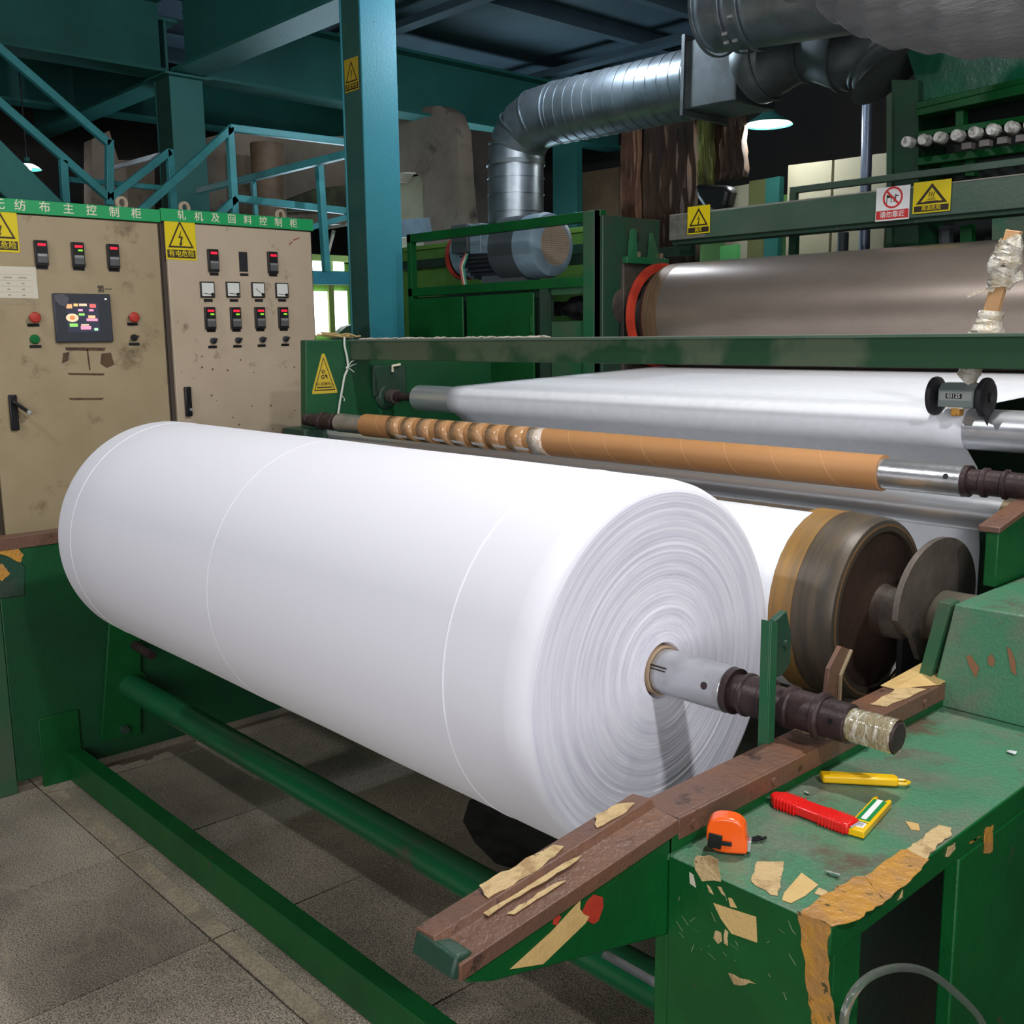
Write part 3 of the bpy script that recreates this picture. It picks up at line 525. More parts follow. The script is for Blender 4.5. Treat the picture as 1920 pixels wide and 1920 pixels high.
cy_, cz_ = sy0 + (sy1 - sy0) * .16, sz1 - (sz1 - sz0) * .51
vs = [(X + .001, cy_ + .024 * math.cos(a * PI / 12), cz_ + .016 * math.sin(a * PI / 12)) for a in range(24)]; MB().prism(vs, (.0008, 0, 0)).build('screen_button', emis('scr_oval', PE, .9), hm, smooth=False)
vs = [(X + .0018, cy_ + .011 * math.cos(a * PI / 8), cz_ + .008 * math.sin(a * PI / 8)) for a in range(16)]; MB().prism(vs, (.0006, 0, 0)).build('screen_button', emis('scr_dot', (1, .25, .08), .9), hm, smooth=False)
MB().box(X, X + .001, y1 - .024, y1 - .016, z1 - .022, z1 - .017).build('indicator_light', emis('ind', (1, .7, .7), 1.5), hm, smooth=False)
patch([(X, y0 + .004, z1 - .008), (X, y0 + .036, z1 - .002), (X, y0 + .060, z1 - .018), (X, y0 + .046, z1 - .052), (X, y0 + .026, z1 - .048), (X, y0 + .006, z1 - .030)], mat('grey_film', (.12, .12, .13), .2, coat=.5), hm, (1, 0, 0), .003, 'torn_film')
# handles
p = (-4.1800, 1.2996, 1.2507); o = onface(p, c1, .030, .135, BLACK, .014, 'door_handle', .004)
MB().bar((-4.1700, 1.2927, 1.2957), (-4.1650, 1.3522, 1.2443), .012, .020, (1, 0, 0)).build('handle_lever', BLACK, o, .004); q = (-4.1550, 1.3418, 1.2514); MB().cyl(q, (q[0] + .006, q[1], q[2]), .008, seg=14).build('lock_barrel', STEEL, o)
p = (-4.1800, 2.0019, 1.2571); o = onface(p, c2_, .028, .125, BLACK, .018, 'door_handle', .004); q = (-4.1800, 2.0068, 1.2230); MB().cyl(q, (q[0] + .006, q[1], q[2]), .006, seg=12).build('lock_barrel', STEEL, o)
# peeled labels, scuffs
SC = mat('brown_residue', (.10, .055, .02), .7, col2=(.05, .03, .02), scale=30)
for a in ([(-4.2000, 1.5127, 1.4927), (-4.2000, 1.6712, 1.4880), (-4.2000, 1.6659, 1.4755), (-4.2000, 1.5157, 1.4803)], [(-4.2000, 1.5127, 1.3937), (-4.2000, 1.6590, 1.3868), (-4.2000, 1.6541, 1.3785), (-4.2000, 1.5202, 1.3851)], [(-4.2000, 1.5089, 1.2962), (-4.2000, 1.6514, 1.2892), (-4.2000, 1.6379, 1.2814), (-4.2000, 1.5164, 1.2874)], [(-4.2000, 1.5945, 1.4830), (-4.2000, 1.6008, 1.4829), (-4.2000, 1.6048, 1.4012), (-4.2000, 1.5985, 1.4014)], [(-4.2000, 1.6523, 1.4652), (-4.2000, 1.6912, 1.4686), (-4.2000, 1.7005, 1.4196), (-4.2000, 1.6693, 1.4077), (-4.2000, 1.6449, 1.4253)], [(-4.2000, 1.5027, 1.4703), (-4.2000, 1.5275, 1.4739), (-4.2000, 1.5207, 1.4410), (-4.2000, 1.4953, 1.4293)]):
    patch(a, SC, c1, (1, 0, 0), .0006, 'label_residue')
for a in ([(-4.2000, 1.5152, 1.5234), (-4.2000, 1.6566, 1.5198), (-4.2000, 1.6557, 1.5093), (-4.2000, 1.5144, 1.5132)],): patch(a, mat('pale_tape_strip', (.42, .37, .24), .5), c1, (1, 0, 0), .0008, 'tape_strip')
for k in range(34):
    yy = random.uniform(1.98, 2.62); zz = random.uniform(.9, 1.5); s_ = random.uniform(.002, .007)
    patch([(FX, yy, zz), (FX, yy + s_, zz - s_ * .4), (FX, yy + s_ * 1.5, zz + s_ * .6), (FX, yy + s_ * .4, zz + s_)], SC, c2_, (1, 0, 0), .0004, 'scuff_mark')
for a in ([(-4.2000, 2.5298, 1.9319), (-4.2000, 2.5498, 1.9469), (-4.2000, 2.5523, 1.9423), (-4.2000, 2.5350, 1.9275)], [(-4.2000, 2.5529, 1.9540), (-4.2000, 2.5893, 1.9652), (-4.2000, 2.5890, 1.9605), (-4.2000, 2.5553, 1.9471)]): patch(a, mat('red_pencil', (.28, .10, .07), .7), c2_, (1, 0, 0), .0004, 'scuff_mark')
text_part('pen_writing', '第一', INK, c1, (-4.1990, 1.6842, 1.7159), RY, UZ, .030, .0003)
# paper notice
def flat_sign(name, label, cat, origin): return thing(name, label, cat, origin)
nt_ = thing('paper_notice', 'off-white paper table taped on the left cabinet door', 'notice', (-4.1990, 1.3655, 1.6740))
pz = (-4.1990, 1.4221, 1.7938); pb = (-4.1990, 1.4239, 1.6768)
MB().box(FX + .0002, FX + .001, pz[1] - .235, pz[1] + .006, pb[2], pz[2]).build('sheet', PAPER, nt_, smooth=False)
LN = mat('printed_line', (.34, .30, .22), .7)
for k in range(6): MB().box(FX + .001, FX + .0013, pz[1] - .22, pz[1] - .012, pz[2] - .030 - k * .0215, pz[2] - .029 - k * .0215).build('table_line', LN, nt_, smooth=False)
for r in range(5):
    for c in range(4):
        yy = pz[1] - .045 - c * .052; zz = pz[2] - .04 - r * .0215
        MB().box(FX + .001, FX + .0013, yy - (.016 if r == 0 else .006), yy + (.014 if r == 0 else .005), zz - .003, zz + .002).build('table_text', LN, nt_, smooth=False)

def tri_ring(c, R_, U_, w_, h, th, n, off=.0006):   # hollow triangle, centre of base c
    c = Vector(c); R_ = Vector(R_); U_ = Vector(U_); n = norm(n)
    A, B, C_ = c - R_ * w_ / 2, c + R_ * w_ / 2, c + U_ * h
    g = (A + B + C_) / 3; k = 1 - th * 3.1 / h
    a, b, d = g + (A - g) * k, g + (B - g) * k, g + (C_ - g) * k
    mb = MB()
    for q in ((A, B, b, a), (B, C_, d, b), (C_, A, a, d)): mb.prism(list(q), n * off)
    return mb
def bolt(c, R_, U_, s_, n, off=.0006):
    s_ *= 1.25; c = Vector(c); R_ = Vector(R_); U_ = Vector(U_)
    pts = [(.10, .5), (-.16, -.02), (.02, .0), (-.06, -.34), (-.14, -.30), (-.02, -.52), (.12, -.28), (.04, -.30), (.16, .09), (-.02, .07)]
    return MB().prism([c + R_ * x * s_ + U_ * y * s_ for x, y in pts], norm(n) * off)
def elec_sign(name, label, base, R_, U_, w_, h, n, txt, ymat=YELLOW, icon='bolt', tile=None):
    base = Vector(base); R_ = norm(R_); U_ = norm(U_); n = norm(n)
    o = thing(name, label, 'sign', tuple(base))
    MB().prism([base - R_ * w_ / 2, base + R_ * w_ / 2, base + R_ * w_ / 2 + U_ * h, base - R_ * w_ / 2 + U_ * h], n * .0012).build('sign_plate', ymat, o, smooth=False)
    s1 = n * .0012
    tri_ring(base + U_ * h * .285 + s1, R_, U_, w_ * .84, h * .64, w_ * .05, n).build('triangle_border', INK, o, smooth=False)
    cc = base + U_ * h * .52 + s1
    if icon == 'bolt': bolt(cc, R_, U_, h * .32, n).build('lightning_symbol', INK, o, smooth=False)
    elif icon == 'bang':
        MB().prism([cc + R_ * x * w_ + U_ * y * h for x, y in ((-.03, .13), (.03, .13), (.015, -.08), (-.015, -.08))], n * .0006).prism([cc + R_ * x * w_ + U_ * y * h for x, y in ((-.02, -.11), (.02, -.11), (.02, -.15), (-.02, -.15))], n * .0006).build('exclamation_symbol', INK, o, smooth=False)
    elif icon == 'heat':
        mb = MB()
        for k in (-1, 0, 1): mb.tube([cc + R_ * (k * w_ * .06 + w_ * .018 * math.sin(q * 1.3)) + U_ * h * (.13 - q * .028) + n * .0004 for q in range(6)], w_ * .011, 5)
        for k in range(3): mb.bar(cc + R_ * (-w_ * (.09 + .045 * k)) - U_ * h * (.06 + .05 * k) + n * .0003, cc + R_ * (w_ * (.09 + .045 * k)) - U_ * h * (.06 + .05 * k) + n * .0003, .002, .0006, n)
        mb.build('heat_symbol', INK, o, smooth=False)
    MB().prism([base + s1 - R_ * w_ * .46 + U_ * h * .045, base + s1 + R_ * w_ * .46 + U_ * h * .045, base + s1 + R_ * w_ * .46 + U_ * h * .235, base + s1 - R_ * w_ * .46 + U_ * h * .235], n * .0006).build('text_band', INK, o, smooth=False)
    text_part('lettering', txt, ymat, o, base + s1 + n * .0006 + U_ * h * .14, R_, U_, h * .165, .0004)
    return o
a = (-4.1990, 2.0178, 1.8434); elec_sign('warning_sign', 'yellow lightning sign with black text band on the right cabinet', (FX + .0005, a[1], a[2]), RY, UZ, .134, .172, (1, 0, 0), '有电危险')
a = (-4.1990, 1.3123, 1.8451); elec_sign('warning_sign', 'yellow lightning sign cut by the left picture edge on the left cabinet', (FX + .0005, a[1] - .004, a[2]), RY, UZ, .134, .172, (1, 0, 0), '有电危险')
a = (-5.1040, 3.5225, 2.8760); elec_sign('warning_sign', 'faded yellow exclamation sign high on the wide teal column', (a[0], 3.5222 + .005, a[2]), (1, 0, 0), UZ, .135, .175, (0, -1, 0), '注意安全', YELLOWF, 'bang')

# ---------------------------------------------------------------- fabric roll, winding drum, rollers
RY0, RZ0, RR = 1.389, .930, .338
roll_ = thing('fabric_roll', 'huge white nonwoven fabric roll in the centre with wound layers at its near end', 'fabric roll', (-2.12, RY0, RZ0 - RR))
roll_['_o'] = [-2.12, RY0, RZ0]; roll_.location = (-2.12, RY0, RZ0)
prof = [(0, .30), (.003, .325), (.012, .335), (.03, RR)]
for x in (.3, .6, .9, 1.2, 1.5, 1.8, 1.95): prof.append((x, RR + .0006 * math.sin(x * 9)))
prof += [(1.955, RR - .0008), (1.975, RR - .0035), (1.989, RR - .009), (1.996, .3235), (1.998, .318)]
MB().lathe((-3.12, RY0, RZ0), (1, 0, 0), prof, 160, caps=False).build('roll_surface', FABRIC, roll_)
prof = [(1.998, .318)]; r = .318
rnd = random.Random(3)
while r > .052:
    r -= rnd.uniform(.0012, .0030); prof.append((1.999 + rnd.uniform(-.0003, .0003) + (.004 if r < .16 else 0) * (1 - r / .16), r))
prof.append((1.985, .046))
MB().lathe((-3.12, RY0, RZ0), (1, 0, 0), prof, 128, caps=False).build('wound_end', ROLLEND, roll_, smooth=True)
MB().lathe((-3.12, RY0, RZ0), (1, 0, 0), [(0, .30), (.001, .046)], 64, caps=False).build('wound_end', ROLLEND, roll_)
for x in (-3.005, -2.17, -1.32): MB().ring((x, RY0, RZ0), (1, 0, 0), RR - .002, RR + .0007, .0026, 160).build('seam_line', LINE, roll_)
MB().ring((-3.125, RY0, RZ0), (1, 0, 0), .0405, .0445, 2.008, 48).build('cardboard_core', mat('pale_core', (.42, .30, .19), .7), roll_)

def shaft(name, label, y, z, x0, x1, near, cat='shaft'):
    o = thing(name, label, cat, (x0, y, z)); A = (1, 0, 0)
    def seg_(a, b, r, m, nm, bev=.0): MB().lathe((a, y, z), A, [(0, r - bev), (bev, r), (b - a - bev, r), (b - a, r - bev)] if bev else [(0, r), (b - a, r)], 36).build(nm, m, o)
    return o, seg_
ws, sg = shaft('winding_shaft', 'steel winding shaft through the white roll with wrapped tip over the green table', RY0, RZ0, -1.2, 0, 1)
sg(-3.15, -.972, .0395, STEELW, 'sleeve', .003)
sg(-.974, -.962, .0385, RUSTD, 'end_ring'); sg(-.962, -.945, .030, RUSTD, 'neck'); sg(-.946, -.934, .036, RUSTD, 'collar', .003); sg(-.934, -.908, .0335, RUSTD, 'bearing_seat'); sg(-.908, -.896, .036, RUSTD, 'collar', .003)
sg(-.896, -.862, .028, RUSTD, 'neck'); sg(-.866, -.852, .0345, RUSTD, 'collar', .003); sg(-.852, -.800, .031, RUSTD, 'bearing_seat'); sg(-.812, -.797, .0375, RUSTD, 'collar', .004); sg(-.799, -.755, .0305, RUSTD, 'spindle', .002)
sg(-.756, -.680, .0235, RUSTD, 'tip', .003)
pr_ = [(0, .0248)]
for k in range(1, 36): pr_.append((k * .0021, .0252 + .0012 * random.random()))
MB().lathe((-.756, RY0, RZ0), (1, .0, 0), pr_, 30, caps=False).build('clear_tape_wrap', mat('yellowed_clear_tape', (.36, .30, .17), .10, col2=(.74, .70, .58), scale=38, lo=.5, hi=.62, stretch=(3, 1, 1), coat=1.0, bump=1.0, bscale=70), ws)
# key slot, pin holes on the sleeve
for a, b in ((-1.118, -1.085),):
    for k in (-.006, 0, .006): MB().bar((a, RY0 - .0385 * math.cos(.35) + 0, RZ0 + .0395 * math.sin(.35) + k), (b, RY0 - .0385 * math.cos(.35), RZ0 + .0395 * math.sin(.35) + k), .0025, .0025).build('key_slot', INK, ws)
d = Vector((0, -math.cos(.25), math.sin(.25))); c_ = Vector((-1.002, RY0, RZ0)) + d * .0388; MB().cyl(c_, c_ + d * .0012, .0065, seg=16).build('pin_hole', RUSTD, ws)
d = Vector((0, -math.cos(.25), math.sin(.25))); c_ = Vector((-.775, RY0, RZ0)) + d * .0298; MB().cyl(c_, c_ + d * .0012, .004, seg=12).build('pin_hole', BLACK, ws)
# far end
sg(-3.27, -3.15, .030, RUSTD, 'neck'); sg(-3.30, -3.27, .038, RUSTD, 'collar', .003); sg(-3.56, -3.30, .0345, RUSTD, 'bearing_seat'); sg(-3.60, -3.56, .0415, RUSTD, 'collar', .003); sg(-3.72, -3.60, .027, RUSTD, 'tip', .003)

# drum
DY, DZ, DR = 1.919, .962, .190
dr = thing('winding_drum', 'brown and tan winding drum driving the white roll from behind', 'drum', (-2.1, DY, DZ - DR))
MB().lathe((-3.30, DY, DZ), (1, 0, 0), [(0, DR - .004), (2.19, DR - .004)], 96).build('drum_shell', DRUMD, dr)
MB().ring((-1.145, DY, DZ), (1, 0, 0), DR - .006, DR, .065, 96).build('tan_band', DRUMB, dr, label='tan tape-like band on the drum')
MB().lathe((-1.112, DY, DZ), (1, 0, 0), [(0, DR - .002), (.035, DR - .001), (.085, DR - .002), (.110, DR - .0045), (.1165, DR - .008), (.119, DR - .016), (.119, DR - .030), (.112, DR - .032), (.110, DR - .060), (.100, .06)], 96, caps=False).build('dark_rim', DRUMD, dr)
MB().lathe((-1.0, DY, DZ), (1, 0, 0), [(0, DR - .028), (.0, .10), (.012, .055), (.03, .05)], 64, caps=False).build('drum_end_face', DRUMF, dr)
MB().ring((-.9965, DY, DZ), (1, 0, 0), DR - .020, DR - .0155, .004, 96).build('rim_edge', mat('bright_rust_edge', (.26, .15, .07), .4, .4), dr)
MB().lathe((-1.0, DY, DZ), (1, 0, 0), [(0, .05), (.06, .05), (.065, .042), (.10, .042), (.10, .028), (.24, .028)], 36).build('drum_journal', IRON, dr)
for k in ():
    a = 1.75 + k * .36; q = Vector((-1.06 - .004 * (k % 2), DY - math.cos(a - 1.2) * (DR + .0), DZ + math.sin(a - 1.2) * (DR + .0)))
    n_ = Vector((0, -math.cos(a - 1.2), math.sin(a - 1.2))); tn = Vector((0, n_.z, -n_.y))
    patch([q, q + Vector((.010, 0, 0)) + tn * .008, q + Vector((.018, 0, 0)) + tn * .026, q + Vector((.004, 0, 0)) + tn * .018], mat('pale_scuff', (.42, .38, .30), .5), dr, n_, .0012, 'scuff_mark')

# the web: over the guide roller, down behind, round under the drum and up between drum and roll
GY, GZ, GR_ = 2.600, 1.272, .051
pth = [(4.02, 1.375), (3.4, 1.352)]
nv = 12
for k in range(nv + 1):
    a = PI / 2 + .05 + (PI * .93) * k / nv; pth.append((GY + (GR_ + .002) * math.cos(a), GZ + (GR_ + .002) * math.sin(a)))
pth += [(2.655, 1.17), (2.70, .95), (2.70, .80), (2.62, .70), (2.3, .70)]
for k in range(19):
    a = -1.25 + -PI * 1.04 * k / 18; pth.append((DY + (DR + .0016) * math.cos(a), DZ + (DR + .0016) * math.sin(a)))
vs = []; fs = []; nx = 24
for i, (y, z) in enumerate(pth):
    for j in range(nx + 1): vs.append((-3.13 + 2.0 * j / nx, y, z))
for i in range(len(pth) - 1):
    for j in range(nx): fs.append((i * (nx + 1) + j, i * (nx + 1) + j + 1, (i + 1) * (nx + 1) + j + 1, (i + 1) * (nx + 1) + j))
web = MB().add(vs, fs).build('fabric_web', WEB); tag(web, 'wide white fabric web running over the guide roller and down to the drum', 'fabric')
s = web.modifiers.new('s', 'SOLIDIFY'); s.thickness = .0012; s.offset = 0
o = thing('guide_roller', 'bare steel guide roller under the white web', 'roller', (-2.1, GY, GZ - GR_))
MB().lathe((-3.37, GY, GZ), (1, 0, 0), [(0, .046), (.004, GR_), (2.40, GR_)], 64).build('roller_shell', STEEL, o)
MB().lathe((-.972, GY, GZ), (1, 0, 0), [(0, GR_), (.30, GR_), (.304, .046)], 64).build('stained_end', STEELB, o, label='brown stained end of the roller')
MB().lathe((-3.62, GY, GZ), (1, 0, 0), [(0, .022), (.12, .022), (.12, .016), (.25, .016)], 24).build('journal', RUSTD, o)
MB().lathe((-3.56, GY, GZ), (1, 0, 0), [(0, .030), (.04, .030)], 24).build('nut', IRON, o)
o = thing('side_tray', 'grey steel tray beside the web behind the length counter', 'tray', (-.82, 3.1, .95))
box('tray_plate', mat('tray_grey', (.36, .37, .38), .5), (-1.12, -.50, 2.66, 3.9, 1.262, 1.270), o, .001)
box('tray_leg', GREEN_DK, (-.70, -.66, 3.0, 3.04, 0, 1.262), o); box('tray_leg', GREEN_DK, (-.70, -.66, 3.6, 3.64, 0, 1.262), o)
o = thing('steel_idler_roller', 'long shiny steel idler roller just below the cardboard tube', 'roller', (-2.1, 2.27, 1.08))
MB().lathe((-3.59, 2.27, 1.12), (1, 0, 0), [(0, .036), (.003, .0395), (2.69, .0395)], 56).build('roller_shell', STEEL, o)
MB().lathe((-.90, 2.27, 1.12), (1, 0, 0), [(0, .0395), (.09, .0395), (.093, .036)], 56).build('stained_end', STEELB, o, label='brown stained end of the roller')

# reserve shaft with cardboard core
TY, TZ = 2.17, 1.203
rs, sg = shaft('reserve_shaft', 'steel shaft carrying the brown cardboard tube above the roll', TY, TZ, -3.5, 0, 1)
sg(-3.30, -.945, .0345, STEELW, 'sleeve', .003); sg(-.948, -.936, .0335, RUSTD, 'end_ring'); sg(-.936, -.912, .026, RUSTD, 'neck'); sg(-.912, -.898, .031, RUSTD, 'collar', .003); sg(-.898, -.868, .0265, RUSTD, 'bearing_seat'); sg(-.868, -.857, .031, RUSTD, 'collar', .003); sg(-.857, -.70, .026, RUSTD, 'spindle'); 
sg(-3.325, -3.298, .026, RUSTD, 'neck'); sg(-3.36, -3.322, .032, RUSTD, 'collar', .003); sg(-3.40, -3.358, .029, RUSTD, 'bearing_seat'); sg(-3.425, -3.398, .034, RUSTD, 'collar', .003); sg(-3.49, -3.423, .026, RUSTD, 'neck'); sg(-3.535, -3.505, .023, RUSTD, 'tip', .003); sg(-3.506, -3.488, .016, RUSTD, 'neck')
d = Vector((0, -math.cos(.3), math.sin(.3))); c_ = Vector((-.975, TY, TZ)) + d * .034; MB().cyl(c_, c_ + d * .001, .006, seg=14).build('pin_hole', BLACK, rs)
ct = thing('cardboard_tube', 'brown kraft cardboard tube threaded on the reserve shaft', 'tube', (-2.12, TY, TZ - .0405)); 
MB().ring((-3.125, TY, TZ), (1, 0, 0), .0345, .0405, 1.995, 64).build('tube_wall', KRAFT, ct)
for k in range(14):   # spiral seams
    x0_ = -3.06 + k * .135; pts = [(x0_ + .09 * q / 14, TY + .0406 * math.cos(PI * .35 + PI * 1.05 * q / 14), TZ + .0406 * math.sin(PI * .35 + PI * 1.05 * q / 14)) for q in range(15)]
    MB().tube(pts, .0006, 4).build('spiral_seam', KRAFTL, ct)
rnd = random.Random(11)
TW = mat('plastic_tape_on_tube', (.47, .25, .11), .22, col2=(.52, .33, .18), scale=24, lo=.5, hi=.62, coat=.6, bump=.35, bscale=40)
TWW = mat('whitish_wrinkled_tape', (.66, .56, .46), .18, col2=(.48, .27, .13), scale=30, lo=.5, hi=.6, coat=1.0, bump=1.0, bscale=45)
for k in range(9):
    x0_ = -2.97 + k * .088; sl = rnd.uniform(.02, .05); w_ = rnd.uniform(.055, .085); vs = []; fs = []; n_ = 22
    for q in range(n_ + 1):
        a = PI * .45 + PI * 1.2 * q / n_; rr_ = .0409 + .0005 * rnd.random()
        for e_ in (0, 1): vs.append((x0_ + sl * q / n_ + w_ * e_ + .002 * rnd.random(), TY + rr_ * math.cos(a), TZ + rr_ * math.sin(a)))
    for q in range(n_): fs.append((2 * q, 2 * q + 1, 2 * q + 3, 2 * q + 2))
    o = MB().add(vs, fs).build('clear_tape_wrap', TWW if k == 8 else TW, ct); s = o.modifiers.new('s', 'SOLIDIFY'); s.thickness = .0006
for k in range(7):
    x0_ = -2.90 + k * .10; a = PI * 1.13; 
    pts = [(x0_ + u * .06, TY + .0425 * math.cos(a + v_), TZ + .0425 * math.sin(a + v_)) for u, v_ in ((0, 0), (1, .05), (1, .28), (.1, .22))]
    patch(pts, mat('white_tape_glint', (.72, .72, .72), .25), ct, (0, math.cos(a), math.sin(a)), .0006, 'glint_patch')  # highlights on the tape, painted as small white patches

# ---------------------------------------------------------------- winder frame, far side
FXP = -3.60
ff = thing('winder_side_frame', 'dark green far side frame of the winder with brown rail top, behind the roll', 'machine frame', (FXP - .05, 1.8, 0), 'winder side frames')
ff['_o'] = list(ff.location)
MB().prism([(FXP, y, z) for y, z in ((1.02, .04), (2.95, .04), (2.95, 1.06), (2.16, .96), (2.12, .862), (1.02, .862))], (-.05, 0, 0)).build('side_plate', GREEN_FAR, ff, .003)
MB().prism([(FXP, y, z) for y, z in ((2.20, .95), (3.2, .95), (3.2, 1.508), (2.225, 1.508))], (-.04, 0, 0)).build('upper_plate', GREEN_FAR, ff, .003)
box('front_post', GREEN_DULL, (FXP - .10, FXP - .0, .93, 1.019, .0, .80), ff, .003)
MB().prism([(FXP + .002, y, z) for y, z in ((.62, .80), (.62, .70), (1.10, .675), (1.11, .775), (1.06, .861), (.62, .82))], (-.06, 0, 0)).build('front_arm', GREEN_DK, ff, .006)
MB().box(FXP - .055, FXP + .005, .64, 1.96, .862, .882).box(FXP, FXP + .006, .64, 1.96, .84, .882).build('angle_rail', RUST, ff, .002)
box('upper_rail', RUST, (FXP - .05, FXP + .0, 2.125, 2.20, 1.10, 1.165), ff, .003)
box('shaft_saddle', GREEN_DK, (FXP - .03, FXP + .13, 2.12, 2.225, .97, 1.170), ff, .004)
MB().prism([(-3.5850, 1.3005, 0.1155), (-3.5850, 1.3627, 0.5494), (-3.5850, 1.4722, 0.4882), (-3.5850, 1.4437, 0.1016), (-3.5850, 1.3518, 0.1091)], (.012, 0, 0)).build('hanger_bracket', GREEN, ff, .002)
for q in ((-3.5700, 1.3809, 0.1394), (-3.5700, 1.4615, 0.4300)): MB().cyl((q[0] - .01, q[1], q[2]), (q[0] + .02, q[1], q[2]), .016, seg=6).build('bolt', GREEN_DK, ff)
MB().cyl((FXP, 1.445, .440), (FXP + .17, 1.445, .430), .016).build('round_stub', RUSTD, ff)
MB().ring((FXP + .012, 1.42, .288), (1, 0, 0), .044, .064, .014, 32).build('pipe_flange', GREEN, ff)
box('foot_bracket', GREEN, (FXP, FXP + .012, 1.10, 1.235, .0, .245), ff, .002)
MB().lathe((FXP - .02, GY, GZ), (1, 0, 0), [(0, .055), (.03, .055), (.045, .040)], 28).build('bearing_block', GREEN_DK, ff)
box('bearing_cover', GREEN_DK, (FXP, FXP + .02, GY - .07, GY + .10, GZ + .0, GZ + .13), ff, .006)
o = MB().tube([(FXP + .03, GY + .02, GZ + .10), (FXP + .03, GY + .02, GZ + .125), (FXP + .03, GY + .06, GZ + .13)], .006, 8).build('grease_fitting', CREAM, ff)
for pts in ([(-3.5970, 1.0233, 0.8797), (-3.5970, 1.0483, 0.8654), (-3.5970, 1.0700, 0.8479), (-3.5970, 1.0925, 0.8374), (-3.5970, 1.1060, 0.8173), (-3.5970, 1.0920, 0.7923), (-3.5970, 1.0636, 0.8130), (-3.5970, 1.0384, 0.8276), (-3.5970, 1.0196, 0.8376)], [(-3.5970, 1.0170, 0.8095), (-3.5970, 1.0388, 0.7953), (-3.5970, 1.0575, 0.7617), (-3.5970, 1.0306, 0.7392), (-3.5970, 1.0120, 0.7531)]):
    patch(pts, TAPEO, ff, (1, 0, 0), .001, 'masking_tape')
# triangular sticker
o = thing('warning_sticker', 'triangular yellow mechanical-hazard sticker on the far green plate', 'sign', (-3.5990, 2.3030, 1.3061)); o['_o'] = [-3.5995, o.location.y, o.location.z]; o.location.x = -3.5995
a_, b_, c_ = (-3.5995, 2.2440, 1.3129), (-3.5995, 2.3611, 1.2970), (-3.5995, 2.2948, 1.4630)
cw = Vector(a_).lerp(Vector(b_), .5); W_ = abs(b_[1] - a_[1]); H_ = c_[2] - cw.z; cw = Vector((-3.5995, cw.y, min(a_[2], b_[2]) - .001))
MB().prism([cw - Vector((0, W_ / 2, 0)), cw + Vector((0, W_ / 2, 0)), cw + Vector((0, W_ / 2 + .0, .010)), cw + Vector((0, .006, H_)), cw + Vector((0, -.006, H_)), cw + Vector((0, -W_ / 2, .010))], (.001, 0, 0)).build('sticker_plate', YELLOWF, o, smooth=False)
tri_ring(cw + Vector((.001, 0, .012)), RY, UZ, W_ * .84, H_ * .84, .004, (1, 0, 0)).build('triangle_border', INK, o, smooth=False)
text_part('lettering', '当心机械伤人', INK, o, cw + Vector((.001, 0, H_ * .24)), RY, UZ, .0145, .0003)
MB().box(cw.x + .001, cw.x + .0014, cw.y - W_ * .30, cw.y + W_ * .30, cw.z + H_ * .14, cw.z + H_ * .17).build('small_print', INK, o)
mb = MB()
for yy, zz, rr_ in ((-.004, .55, .0075), (-.006, .42, .0085)): mb.ring((cw.x + .001, cw.y + yy, cw.z + H_ * zz), (1, 0, 0), rr_ * .55, rr_, .0006, 14)
mb.prism([(cw.x + .001, cw.y + .004, cw.z + H_ * .44), (cw.x + .001, cw.y + .016, cw.z + H_ * .36), (cw.x + .001, cw.y + .014, cw.z + H_ * .46), (cw.x + .001, cw.y + .006, cw.z + H_ * .49)], (.0006, 0, 0)).build('gear_symbol', INK, o, smooth=False)

# cross beam, floor beam, cross pipe
cb = thing('cross_beam', 'long green box beam spanning the winder at eye level', 'beam', (-2.2, 2.47, 1.426))
MB().box(-3.60, -.55, 2.43, 2.51, 1.427, 1.505).build('beam_body', mat('cross_beam_paint', (0.062, .088, .052), .38, col2=(.012, .050, .020), scale=.75, lo=.47, hi=.50, bump=.06), cb, .002)
MB().box(-3.60, -.55, 2.425, 2.432, 1.500, 1.5065).build('top_lip', GREEN_GREY, cb); MB().box(-3.60, -.55, 2.432, 2.515, 1.505, 1.5085).build('cover_strip', mat('dusty_edge', (.24, .23, .19), .8), cb)
o = MB(); rnd = random.Random(5)
for k in range(60):
    x_ = rnd.uniform(-3.55, -2.5); o.tube([(x_, 2.44, 1.5095), (x_ + .02, 2.45, 1.5095 + rnd.uniform(.001, .005)), (x_ + .045, 2.445 + rnd.uniform(0, .02), 1.5095)], .0018, 5)
o = o.build('fibre_fluff', mat('fluff', (.45, .40, .34), .9)); tag(o, 'loose pale fibre fluff lying along the cross beam top', 'fluff'); o['kind'] = 'stuff'
fb = MB().box(FXP + .012, -.70, 1.185, 1.236, .004, .105).build('floor_beam', GREEN, None, .002); tag(fb, 'green box beam lying across the floor in front of the roll', 'beam')
cp = thing('cross_pipe', 'round green cross pipe under the roll, paint worn to metal near the frame', 'pipe', (-2.2, 1.42, .245))
MB().cyl((FXP + .02, 1.42, .288), (-.80, 1.42, .288), .0435, seg=36).build('pipe_body', mat('pipe_green', (.006, .105, .036), .30, col2=(.014, .075, .03), scale=5, lo=.4, hi=.7, col3=(.07, .055, .04), scale3=5, lo3=.62, hi3=.68, coat=.2, bump=.1), cp)
for x0_, x1_ in ((-1.62, -1.36), (-1.26, -.82)): MB().lathe((x0_, 1.42, .288), (1, 0, 0), [(0, .0438), (x1_ - x0_, .0438)], 20, caps=False, a0=.62, a1=1.0).build('bare_metal_streak', mat('bare_metal', (.45, .46, .45), .25, .8, col2=(.05, .12, .06), scale=9, lo=.5, hi=.6, stretch=(.6, 3, 3)), cp)

